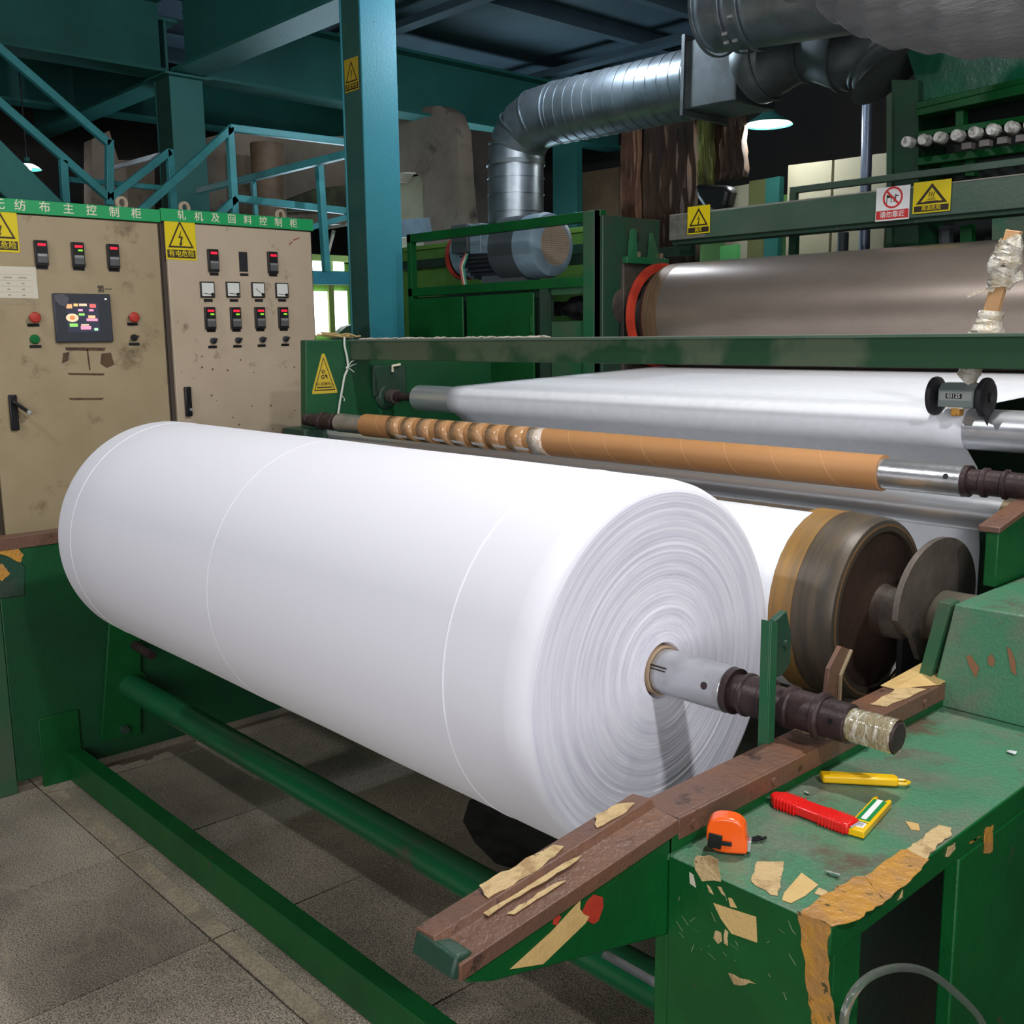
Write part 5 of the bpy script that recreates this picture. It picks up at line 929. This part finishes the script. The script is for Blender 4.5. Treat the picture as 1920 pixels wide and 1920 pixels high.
# motor frame with lockers, motor, drive shaft
YF = 3.57
mf = thing('motor_frame', 'green angle-iron frame with locker doors below the electric motor', 'machine frame', (-4.0, YF + .3, 0))
def zb(px, py): pass
a = (-4.6980, 3.5700, 2.0682); b = (-3.3092, 3.5700, 2.0553); c = (-4.7119, 3.5700, 1.7802); d_ = (-3.3089, 3.5700, 1.7828)
MB().box(a[0], -3.27, YF, YF + .04, a[2] - .045, a[2]).build('top_rail', GREEN, mf, .002)
MB().box(a[0], -3.27, YF, YF + .04, c[2] - .045, c[2]).build('middle_rail', GREEN, mf, .002)
MB().box(a[0], a[0] + .035, YF, YF + .04, 0, a[2]).build('corner_post', GREEN, mf, .002)
MB().box(b[0], b[0] + .045, YF, YF + .04, 0, a[2]).build('corner_post', GREEN, mf, .002)
MB().box(-3.37, -3.30, YF - .002, YF + .04, 0, a[2] + .0).build('corner_post', GREEN_DULL, mf, .002)
for (p0, p1) in (((-4.6848, 3.5700, 1.7359), (-4.2190, 3.5700, 1.4898)), ((-4.1900, 3.5700, 1.7402), (-3.6894, 3.5700, 1.4874))):
    MB().box(p0[0], p1[0], YF - .012, YF, 1.1, c[2] - .06).build('locker_door', GREEN, mf, .004)
p1 = (-3.6894, 3.5700, 1.4874); MB().cyl((p1[0] - .01, YF - .016, c[2] - .25), (p1[0] - .01, YF - .016, c[2] - .17), .008, seg=8).build('hinge', GREEN, mf)
q = (-3.6586, 3.5700, 1.5889); MB().box(q[0], q[0] + .05, YF, YF + .03, .8, c[2] - .045).build('divider', GREEN_DK, mf)
zo0 = (-3.5057, 3.5900, 1.5786)[2]; zo1 = (-3.5050, 3.5900, 1.7047)[2]
MB().box(q[0] + .06, -3.30, YF + .02, YF + .03, .8, zo0).build('recess_panel', GREEN_DULL, mf); MB().box(q[0] + .06, -3.30, YF + .02, YF + .03, zo1, c[2] - .045).build('recess_panel', GREEN_DULL, mf)
MB().box(q[0] + .05, -3.30, YF + .35, YF + .36, .8, c[2]).build('dark_back', BLACKM, mf)
MB().box(a[0], -3.30, YF + .04, YF + .7, c[2] - .035, c[2] - .025).build('deck_plate', GREEN_DK, mf)
MB().box(a[0], q[0] + .05, YF + .04, YF + .045, .8, c[2] - .05).build('inner_panel', GREEN_DK, mf)
MB().box(a[0], -3.30, YF + .70, YF + .74, c[2] + .12, c[2] + .17).build('rear_rail', GREEN_DK, mf)
o = MB().box(-3.2, .6, 4.2, 4.7, 0, 1.32).build('calender_base', GREEN_DK); tag(o, 'dark green machine base under and behind the calender roll', 'machine base')
ds = thing('drive_shaft', 'black cardan drive shaft in the opening below the motor', 'drive shaft', (-3.4, 3.75, 1.5))
q = Vector((-3.7660, 3.7200, 1.6435)); A = (1, 0, 0)
MB().lathe(q, A, [(-.1, .036), (.09, .036), (.09, .028), (.12, .028), (.12, .034), (.15, .034), (.15, .024), (.17, .024)], 24).build('spline_tube', BLACK, ds)
MB().lathe(q + Vector((.17, 0, 0)), A, [(0, .03), (.02, .055), (.07, .060), (.11, .045), (.12, .03)], 18).build('universal_joint', BLACK, ds)
MB().bar(q + Vector((.26, -.03, .02)), q + Vector((.33, -.04, -.02)), .05, .05).build('yoke', BLACKM, ds, .008)
MB().lathe(q + Vector((.32, 0, 0)), A, [(0, .07), (.06, .085), (.2, .085)], 24).build('flange', IRON, ds)
# electric motor (axis along x, fan cover towards the viewer)
mt = thing('electric_motor', 'large blue-grey electric motor with round fan grille on the green frame', 'motor', (-4.1, 3.95, 1.74))
mc = Vector((-3.9444, 3.9500, 1.9799)); mr = .168; MX = mc.x
def ml(x0, prof, m, nm, seg=64, **k): return MB().lathe((MX + x0, mc.y, mc.z), (1, 0, 0), prof, seg, **k).build(nm, m, mt)
ml(-.32, [(0, mr - .006), (.28, mr), (.31, mr - .010), (.335, mr - .05), (.336, mr * .62)], MOTG, 'fan_cowl', caps=False)
ml(-.34, [(0, mr - .004), (.02, mr), (.20, mr)], MOTD, 'cowl_band')
ml(-.02, [(0, mr * .60), (.001, .001)], BLACKM, 'grille_back', 48, caps=False)
mb = MB(); gr = mr * .63; x_ = MX + .0165
for k in range(-9, 10):
    t = k * gr / 9.5; hw = math.sqrt(max(gr * gr - t * t, 0)); mb.box(x_ - .002, x_ + .002, mc.y + t - .0022, mc.y + t + .0022, mc.z - hw, mc.z + hw); mb.box(x_ - .003, x_ + .001, mc.y - hw, mc.y + hw, mc.z + t - .0036, mc.z + t + .0036)
mb.build('fan_grille', mat('grille_tan', (.40, .31, .22), .5), mt)
ml(-.60, [(0, mr - .05), (.30, mr - .05)], MOTD, 'motor_body')
for k in range(30):
    a_ = 2 * PI * k / 30; d = Vector((0, math.cos(a_), math.sin(a_))); p = Vector((MX - .58, mc.y, mc.z)) + d * (mr - .035); MB().bar(p, p + Vector((.26, 0, 0)), .006, .04, d).build('cooling_fin', DKGREY, mt)
ml(-.70, [(0, .10), (.02, mr - .03), (.10, mr - .02), (.11, mr - .05)], MOTG, 'end_bell')
MB().box(MX - .56, MX - .42, mc.y - mr - .06, mc.y - mr + .04, mc.z - .02, mc.z + .13).build('terminal_box', MOTD, mt, .008); MB().box(MX - .42, MX - .33, mc.y - mr - .045, mc.y - mr + .03, mc.z - .03, mc.z + .125).build('terminal_cover', MOTG, mt, .005)
MB().box(MX - .58, MX - .12, mc.y - .13, mc.y + .13, 1.738, 1.76).build('motor_foot', STEELW, mt, .002)
MB().box(MX - .50, MX - .16, mc.y + .06, mc.y - .06, 1.75, mc.z - .08).build('foot_web', MOTD, mt)
MB().lathe((MX - .74, mc.y, mc.z - .02), (1, 0, 0), [(0, .12), (.05, .12)], 32).build('belt_pulley', BLACK, mt); MB().ring((MX - .735, mc.y, mc.z - .02), (1, 0, 0), .121, .128, .03, 40).build('drive_belt', REDO, mt)
for k, (m, dx) in enumerate(((mat('wire_red', (.5, .1, .1), .5), 0), (mat('wire_green', (.05, .3, .2), .5), .03), (CREAM, .015))):
    MB().tube([(MX - .50 + dx, mc.y - mr - .01, mc.z - .02), (MX - .52 + dx, mc.y - mr - .03, mc.z - .09), (MX - .50 + dx, mc.y - mr - .02, 1.745)], .005, 6).build('wire', m, mt)

lp = thing('lime_tank', 'lime green tank side behind the electric motor', 'tank', (-4.6, 4.75, 0))
a = (-6.2965, 4.7000, 2.1952); b = (-4.3135, 4.7000, 2.1124)
box('tank_side', mat('lime_green_steel', (.14, .33, .06), .5, col2=(.10, .25, .05), scale=3), (a[0], b[0], 4.7, 4.8, 0, (a[2] + b[2]) / 2), lp, .004)
box('rail_channel', GREEN_DK, (a[0] + .1, b[0], 4.66, 4.70, (a[2] + b[2]) / 2 - .16, (a[2] + b[2]) / 2 - .10), lp, .003)
box('rail_foot', LIME, (a[0] + .1, b[0], 4.68, 4.70, (a[2] + b[2]) / 2 - .03, (a[2] + b[2]) / 2), lp, .003)
# ---------------------------------------------------------------- ducts
def smooth(pts, n=6):
    P = [Vector(p) for p in pts]; out = []
    for i in range(len(P) - 1):
        p0, p1, p2, p3 = P[max(i - 1, 0)], P[i], P[i + 1], P[min(i + 2, len(P) - 1)]
        for k in range(n):
            t = k / n; out.append(.5 * ((2 * p1) + (p2 - p0) * t + (2 * p0 - 5 * p1 + 4 * p2 - p3) * t * t + (3 * p1 - p0 - 3 * p2 + p3) * t ** 3))
    return out + [P[-1]]
def ring_at(pa, pb, r, m, par, nm='seam_ring', w_=.012):
    d = norm(Vector(pb) - Vector(pa)); MB().ring(Vector(pa), d, r - .003, r + .005, w_, 40).build(nm, m, par)
du = thing('ventilation_duct', 'galvanised duct rising behind the motor and turning right under the deck', 'duct', (-5.3510, 5.0000, 2.2663))
v = [Vector(((-5.3498, 5.0000, 2.3365)[0], 5.0, 0.0)), Vector((-5.3498, 5.0000, 2.3365)), Vector((-5.3446, 5.0000, 2.6425))]
MB().tube([v[0], v[1], v[2]], .19, 48).build('vertical_section', GALV, du)
el = [Vector(q) for q in ((-5.3446, 5.0000, 2.6425), (-5.3267, 5.0000, 2.7676), (-5.2473, 5.0000, 2.8656), (-5.1097, 5.0000, 2.9156), (-4.9332, 5.0000, 2.9246))]
for k in range(4):
    a, b = el[k], el[k + 1]; MB().tube([a, b], .19, 48).build('elbow_segment', GALV, du); ring_at(b, b + (b - a), .19, GALV, du)
h = [el[-1], Vector((-4.2974, 5.0000, 2.9164)), Vector((-3.7802, 5.0000, 2.9129))]
MB().tube(h, .19, 48).build('horizontal_section', GALV, du)
for k in range(14): p = h[0].lerp(h[2], (k + .5) / 14); ring_at(p, p + (h[2] - h[0]), .188, GALV, du, w_=.006)
for pz in (1, .72, .45, .2): p = v[2].lerp(v[0], pz * .16); ring_at(p, p + Vector((0, 0, 1)), .188, GALV, du, w_=.008)
ring_at(v[2], v[2] + Vector((0, 0, 1)), .195, GALVD, du, 'flange_ring', .03)
a, b = Vector((-3.7802, 5.0000, 2.9129)), Vector((-3.4347, 5.0000, 2.9065)); 
db = thing('duct_box', 'dark sheet-metal transition box at the right end of the horizontal duct', 'duct', tuple(a)); MB().bar(a, b, .38, .36).build('box_body', GALVD, db, .01); MB().bar(a - (b - a) * .02, a + (b - a) * .04, .42, .42).build('box_flange', GALVD, db)
du2 = thing('ventilation_duct', 'dusty duct elbow sagging above the lamp', 'duct', (-2.9828, 4.7000, 2.8076))
p = smooth([(-3.2761, 4.7000, 2.8111), (-3.1665, 4.7000, 2.8470), (-2.9849, 4.7000, 2.8621), (-2.8110, 4.7000, 2.8427), (-2.6437, 4.7000, 2.7912), (-2.5657, 4.7000, 2.7180), (-2.5264, 4.7000, 2.6644)], 4)
MB().tube(p, .19, 40, rr=[.16 + .02 * math.sin(i * .55) for i in range(len(p))]).build('flexible_elbow', GALVD, du2)
for i in (4, 9, 14, 19): ring_at(p[i], p[i + 1], .165 + .02 * math.sin(i * .55), GALVD, du2)
du3 = thing('ventilation_duct', 'flanged galvanised duct mouth at the top edge, left of the wrapped duct', 'duct', (-2.9504, 4.2000, 2.9513))
a, b = Vector((-3.1130, 4.2000, 3.0056)), Vector((-2.3288, 4.2000, 2.9371)); MB().tube([a, b], .20, 48).build('duct_section', GALV, du3)
for q in (-.0, .18, .30): c = a.lerp(b, q); ring_at(c, b, .215, GALV, du3, 'flange_ring', .015)
for k in range(5):
    c = a.lerp(b, .24) + Vector((0, -.215 * math.cos(k * .5 - .6), -.215 * abs(math.sin(k * .5 + .5)))); MB().cyl(c, c + Vector((.02, 0, 0)), .008, seg=8).build('flange_bolt', STEEL, du3)
dw = thing('wrapped_duct', 'fat duct wrapped in wrinkled grey cloth in the upper right corner', 'duct', (-1.7657, 3.4000, 2.5080))
p = smooth([(-2.2350, 3.4000, 2.7854), (-2.0460, 3.4000, 2.7642), (-1.8686, 3.4000, 2.7114), (-1.6672, 3.4000, 2.6485), (-1.4650, 3.4000, 2.5880), (-1.2819, 3.4000, 2.5721)], 5); n_ = len(p)
rad = [.08 + .165 * min(1, (i / (n_ * .48))) ** .7 + .008 * math.sin(i * 2.1) for i in range(n_)]
MB().tube(p, .3, 64, rr=rad).build('cloth_wrap', WRAPG, dw)

# ---------------------------------------------------------------- lamps
def dish_lamp(name, label, c, dia, cord_top, power, cool=(1, 1, 1)):
    c = Vector(c); r = dia / 2; o = thing(name, label, 'lamp', tuple(c), None)
    MB().lathe(c, (0, 0, 1), [(0, r), (r * .18, r * .82), (r * .42, r * .40), (r * .60, r * .22), (r * .9, r * .20), (r * .95, r * .08)], 40, caps=False).build('lamp_shade', mat('lamp_shade_green', (.02, .12, .10), .5), o)
    MB().lathe(c + Vector((0, 0, .003)), (0, 0, 1), [(0, r * .985), (r * .17, r * .80), (r * .40, r * .38)], 40, caps=False).build('shade_lining', SHADE_IN, o)
    MB().lathe(c + Vector((0, 0, -r * .12)), (0, 0, 1), [(0, .01), (r * .06, r * .22), (r * .2, r * .30), (r * .4, r * .20), (r * .55, r * .1)], 20).build('lamp_bulb', BULB, o)
    MB().cyl(c + Vector((0, 0, r * .9)), (c.x, c.y, cord_top), .006, seg=8).build('cord', BLACK, o)
    light(name + '_light', 'POINT', c + Vector((0, 0, -r * .02)), power, cool, .05)
    return o
dish_lamp('hanging_lamp', 'lit white dish lamp hanging beneath the duct', (-4.1596, 6.2000, 2.8761), .315, 4.12, 45, (.95, 1, 1))
dish_lamp('hanging_lamp', 'lamp hanging at the top picture edge, only its glow showing', (-4.4185, 4.5000, 3.4608), .34, 4.12, 150, (.72, .84, 1.0))
dish_lamp('hanging_lamp', 'small lit lamp far away at the left behind the stair stringer', (-8.6000, 2.9277, 2.8156), .20, 4.1, 6)
dish_lamp('hanging_lamp', 'lamp over the winder, above the picture', (-.95, 2.15, 3.66), .34, 4.0, 1)
dish_lamp('hanging_lamp', 'lamp above the tower, outside the picture at the right', (-.15, 3.3, 3.5), .34, 4.0, 70)

# ---------------------------------------------------------------- green tower at the right
tw = thing('extrusion_tower', 'dark green machine tower with rails at the right edge above the calender', 'machine tower', (-1.4, 4.75, 0))
def tz(px, py, y=4.6): return 0
MB().prism([(-2.4686, 4.6000, 2.5596), (-2.4438, 4.6000, 2.5737), (-2.4079, 4.6000, 1.8779), (-2.4340, 4.6000, 1.8796)], (0, .3, 0)).build('edge_post', GREEN_DULL, tw)
MB().prism([(-2.4571, 4.6200, 2.6288), (-2.3312, 4.6200, 2.6066), (-2.2907, 4.6200, 1.8710), (-2.4184, 4.6200, 1.8794)], (0, .25, 0)).build('side_panel', mat('tower_green', (.006, .06, .022), .5, col2=(.008, .04, .02), scale=3), tw)
MB().prism([(-2.4134, 4.6600, 2.7513), (-1.6582, 4.6600, 2.6935), (-1.6417, 4.6600, 2.4704), (-2.3264, 4.6600, 2.5216)], (0, .25, 0)).build('upper_panel', mat('tower_green_glossy', (.008, .12, .055), .28, col2=(.012, .09, .05), scale=4, bump=.25, bscale=16, coat=.5), tw)
MB().prism([(-2.3141, 4.5800, 2.4754), (-1.6183, 4.5800, 2.5181), (-1.6150, 4.5800, 2.4741), (-2.3125, 4.5800, 2.4461)], (0, .10, 0)).build('cross_rail', GREEN, tw, .003)
MB().prism([(-2.3358, 4.6100, 2.5119), (-1.6303, 4.6100, 2.5447), (-1.6289, 4.6100, 2.5246), (-2.3292, 4.6100, 2.4817)], (0, .10, 0)).build('cross_rail', GREEN, tw, .003)
MB().prism([(-2.3189, 4.6000, 2.3844), (-1.6149, 4.6000, 2.3814), (-1.6131, 4.6000, 2.3571), (-2.3173, 4.6000, 2.3548)], (0, .06, 0)).build('cross_rail', GREEN, tw, .003)
MB().prism([(-2.3028, 4.5800, 2.2693), (-1.5998, 4.5800, 2.2686), (-1.5974, 4.5800, 2.2362), (-2.3009, 4.5800, 2.2351)], (0, .08, 0)).build('cross_rail', GREEN, tw, .003)
for a in ([(-2.1575, 4.6200, 2.4515), (-2.1227, 4.6200, 2.4503), (-2.1180, 4.6200, 2.3731), (-2.1529, 4.6200, 2.3738)], [(-2.1041, 4.6200, 2.2569), (-2.0650, 4.6200, 2.2563), (-2.0595, 4.6200, 2.1678), (-2.0989, 4.6200, 2.1723)], [(-2.2257, 4.6600, 2.2472), (-2.1543, 4.6600, 2.2496), (-2.1390, 4.6600, 2.1918), (-2.2224, 4.6600, 2.1901)]): MB().prism(a, (0, .05, 0)).build('strut', GREEN, tw, .002)
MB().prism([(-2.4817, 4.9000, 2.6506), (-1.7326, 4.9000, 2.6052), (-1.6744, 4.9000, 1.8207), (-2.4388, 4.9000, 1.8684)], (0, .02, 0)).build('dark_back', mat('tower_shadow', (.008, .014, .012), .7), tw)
for k, (px, py) in enumerate(((1,1),)):
    for a in ((-2.2728, 4.4200, 2.3163), (-2.2004, 4.4200, 2.3161), (-2.1309, 4.4200, 2.3150), (-2.0572, 4.4200, 2.3131), (-1.9844, 4.4200, 2.3142), (-1.9123, 4.4200, 2.3152), (-1.8387, 4.4200, 2.3136), (-1.7650, 4.4200, 2.3138)):
        o = MB().lathe(a, (0, 1, 0), [(0, .021), (.004, .0235), (.05, .0235)], 22).build('adjuster_bolt', mat('bolt_end_metal', (.82, .80, .74), .45, .2, col2=(.30, .28, .24), scale=40), tw)
        MB().cyl((a[0], a[1] + .05, a[2]), (a[0], 4.62, a[2]), .010, seg=10).build('bolt_stem', IRON, tw)
        if a[0] > (-2.0836, 4.4200, 2.3232)[0]: MB().box(a[0] + .01, a[0] + .05, 4.46, 4.50, a[2] - .055, a[2] - .03).build('pale_tag', mat('pale_tag_mat', (.22, .20, .18), .6), tw)
for a, m in (([(-2.5198, 4.7500, 1.9655), (-2.3654, 4.7500, 1.9729), (-2.3577, 4.7500, 1.8331), (-2.5292, 4.7500, 1.8308)], GREEN), ([(-2.2887, 4.8000, 1.9863), (-2.2389, 4.8000, 1.9869), (-2.2309, 4.8000, 1.8513), (-2.2811, 4.8000, 1.8544)], MOTD), ([(-2.1892, 4.8000, 1.9781), (-2.1365, 4.8000, 1.9854), (-2.1278, 4.8000, 1.8449), (-2.1814, 4.8000, 1.8482)], GREEN), ([(-2.0050, 4.7000, 1.9908), (-1.7850, 4.7000, 1.9932), (-1.7728, 4.7000, 1.8187), (-1.9949, 4.7000, 1.8325)], GREEN_TOP), ([(-2.4026, 4.8500, 1.9912), (-2.3688, 4.8500, 1.9909), (-2.3602, 4.8500, 1.8370), (-2.3942, 4.8500, 1.8390)], mat('pale_cord', (.28, .28, .18), .6))):
    MB().prism(a, (0, .04, 0)).build('lower_post', m, tw)
o = MB().cyl((-3.5071, 6.3000, 3.0615), ((-3.4405, 6.3000, 1.9883)[0], 6.3, 0), .034, seg=24).build('vertical_pipe', mat('blue_grey_pipe', (.16, .19, .25), .35, .5)); tag(o, 'blue-grey vertical pipe left of the dark green tower', 'pipe')
o = MB().cyl((-3.4647, 6.0000, 2.1184), ((-3.4445, 6.0000, 1.9120)[0], 6.0, 0), .034, seg=20).build('short_pipe', MOTD); tag(o, 'short grey pipe seen under the calender beam', 'pipe')
for (a, m, l) in (([(-4.8247, 6.6000, 2.1570), (-4.6719, 6.6000, 2.1618), (-4.6672, 6.6000, 2.0002), (-4.8209, 6.6000, 2.0087)], mat('bright_green_panel', (.10, .42, .12), .5), 'bright green panel seen just under the calender beam'),):
    o = MB().prism(a, (0, .04, 0)).build('wall_panel', m); tag(o, l, 'panel')
o = MB().box((-2.7133, 4.2500, 1.8824)[0], (-2.6772, 4.2500, 1.8801)[0], 4.23, 4.26, 1.6, 1.95).build('drop_bar', GREEN_DK); tag(o, 'dark short bar hanging beneath the calender beam', 'bar')

# ---------------------------------------------------------------- length counter on a wrapped stick
WY = 2.545
lc = thing('length_counter', 'length counter with two black wheels riding on the guide roller', 'counter', (-1.1298, 2.5450, 1.3339))
wl_, wr_ = Vector((-1.1940, 2.5450, 1.3552)), Vector((-1.0703, 2.5450, 1.3541)); zc = (wl_.z + wr_.z) / 2
for p in (wl_, wr_):
    wp = MB().lathe((p.x - .013, WY, zc), (1, 0, 0), [(0, .020), (.001, .041), (.004, .047), (.010, .0485), (.016, .047), (.020, .041), (.021, .020)], 48).build('wheel', BLACKM, lc)
    MB().lathe((p.x + .006, WY, zc), (1, 0, 0), [(0, .012), (.006, .012)], 18).build('wheel_hub', BLACK, wp)
bx0, bx1 = wl_.x + .016, wr_.x - .020
MB().prism([(bx0, y, z) for y, z in ((WY - .030, zc - .024), (WY + .03, zc - .024), (WY + .03, zc + .034), (WY - .012, zc + .034), (WY - .030, zc + .018))], (bx1 - bx0, 0, 0)).build('counter_body', mat('counter_grey', (.20, .24, .23), .35, .2), lc, .0015)
MB().box(bx0 + .004, bx1 - .004, WY - .031, WY - .030, zc - .008, zc + .014).build('number_plate', mat('plate_grey', (.30, .33, .31), .4), lc)
mx_ = (bx0 + bx1) / 2 - .003; MB().box(mx_ - .021, mx_ + .019, WY - .0316, WY - .031, zc - .003, zc + .009).build('number_window', BLACK, lc)
text_part('lettering', '03125', WHITE, lc, (mx_ - .001, WY - .0316, zc + .003), (1, 0, 0), UZ, .013, .0003)
MB().cyl((wl_.x, WY, zc), (wr_.x, WY, zc), .006, seg=12).build('axle', STEEL, lc)
MB().box(mx_ - .008, mx_ + .014, WY - .03, WY + .0, zc - .046, zc - .026).build('tape_lump', TAPEO, lc, .004)
MB().box(mx_ - .016, mx_ + .022, WY - .028, WY + .01, zc - .028, zc - .024).build('mount_bracket', PAPER, lc)
p = wr_; MB().prism([(p.x + .0, WY - .02, zc - .044), (p.x + .018, WY - .02, zc - .040), (p.x + .012, WY - .02, zc - .066)], (0, .004, 0)).build('rubber_shred', BLACKM, lc)
st = thing('wrapped_stick', 'wooden stick wrapped in wrinkled clear film standing behind the cross beam', 'stick', (-1.1195, 2.5450, 1.4015))
s0, s1, s2 = Vector((-1.1231, 2.5450, 1.3963)), Vector((-1.0799, 2.5450, 1.5260)), Vector((-1.0325, 2.5450, 1.7417))
MB().bar(s0, s1, .030, .024, (0, 1, 0)).bar(s1 - (s2 - s1) * .05, s2, .034, .020, (0, 1, 0)).build('wood_core', WOOD, st, .002)
rn = random.Random(21)
def wrapseg(a, b, r0, r1, n=16, nm='film_wrap'):
    a = Vector(a); b = Vector(b); pts = [a.lerp(b, k / n) + Vector((rn.uniform(-.003, .003), 0, 0)) for k in range(n + 1)]
    mb = MB().tube(pts, .02, 14, rr=[r0 + (r1 - r0) * k / n + rn.uniform(-.0025, .003) for k in range(n + 1)]); mb.v = [(x + rn.uniform(-.0018, .0018), y + rn.uniform(-.0018, .0018), z) for x, y, z in mb.v]; mb.build(nm, WRAP, st)
wrapseg(s0, s0.lerp(s1, .30), .026, .024, 8); wrapseg(s1 - Vector((.003, 0, .03)), s1.lerp(s2, .16), .040, .026, 10)
wrapseg(s1.lerp(s2, .40), s1.lerp(s2, .62), .025, .029, 14); wrapseg(s1.lerp(s2, .62), s1.lerp(s2, .90), .036, .025, 18); 
for e in ((1855,545,1812,552,1826,545), ): pass
fl_ = [Vector(q) for q in [(-1.0618, 2.5200, 1.6020), (-1.0818, 2.5200, 1.6052), (-1.0990, 2.5200, 1.5985), (-1.1201, 2.5200, 1.5918), (-1.1242, 2.5200, 1.5957), (-1.0995, 2.5200, 1.6072), (-1.0772, 2.5200, 1.6100), (-1.0575, 2.5200, 1.6116)]]
MB().prism(fl_, (0, .003, 0)).build('film_tail', WRAP, st)
MB().prism([Vector(q) for q in [(-1.0404, 2.5400, 1.6357), (-1.0237, 2.5400, 1.6398), (-1.0123, 2.5400, 1.6488), (-1.0063, 2.5400, 1.6293), (-1.0249, 2.5400, 1.6204), (-1.0384, 2.5400, 1.6052), (-1.0486, 2.5400, 1.6117)]], (0, .012, 0)).build('film_tail', WRAP, st)
sg_ = smooth([(-3.5880, 2.3997, 1.5185), (-3.5880, 2.3981, 1.4845), (-3.5880, 2.4086, 1.4330), (-3.5880, 2.4094, 1.3944), (-3.5880, 2.3923, 1.3606), (-3.5880, 2.3799, 1.3138), (-3.5880, 2.3674, 1.2670), (-3.5880, 2.3546, 1.2116)], 4)
so = thing('tied_string', 'white string knotted round the cross beam and hanging to the shaft', 'string', tuple(sg_[-1])); 
SG = mat('string_white', (.50, .52, .46), .7)
MB().tube(sg_, .0045, 6).build('strand', SG, so)
for q in ([(-3.5850, 2.4048, 1.3946), (-3.5850, 2.4285, 1.4047), (-3.5850, 2.4496, 1.4105)], [(-3.5850, 2.4048, 1.3946), (-3.5850, 2.4201, 1.3898), (-3.5850, 2.4377, 1.3764)], [(-3.5850, 2.4076, 1.3988), (-3.5850, 2.4266, 1.4198), (-3.5850, 2.4398, 1.4237)], [(-3.5850, 2.3716, 1.2884), (-3.5850, 2.3862, 1.2705), (-3.5850, 2.3832, 1.2620)]): MB().tube(q, .002, 5).build('frayed_end', SG, so)
MB().lathe(Vector((-3.5850, 2.4048, 1.3946)) - Vector((0, 0, .006)), (0, 0, 1), [(0, .002), (.004, .007), (.010, .006), (.013, .002)], 8).build('knot', SG, so)
o = MB(); 
for q in ([(-3.6400, 2.2975, 1.5241), (-3.6400, 2.3479, 1.5300), (-3.6400, 2.4190, 1.5208), (-3.6400, 2.4582, 1.5248)], [(-3.6500, 2.3141, 1.5304), (-3.6500, 2.3794, 1.5213), (-3.6500, 2.4522, 1.5314), (-3.6500, 2.4990, 1.5202)], [(-3.6600, 2.3359, 1.5367), (-3.6600, 2.4069, 1.5319), (-3.6600, 2.4635, 1.5184), (-3.6600, 2.5273, 1.5222)]): o.tube(smooth(q, 4), .004, 6)
tag(o.build('twisted_wires', mat('tan_cord', (.42, .30, .12), .5)), 'twisted tan cords lying on the far plate beside the column', 'cord')

# ---------------------------------------------------------------- clean up helper property
for o in bpy.data.objects:
    if '_o' in o: del o['_o']
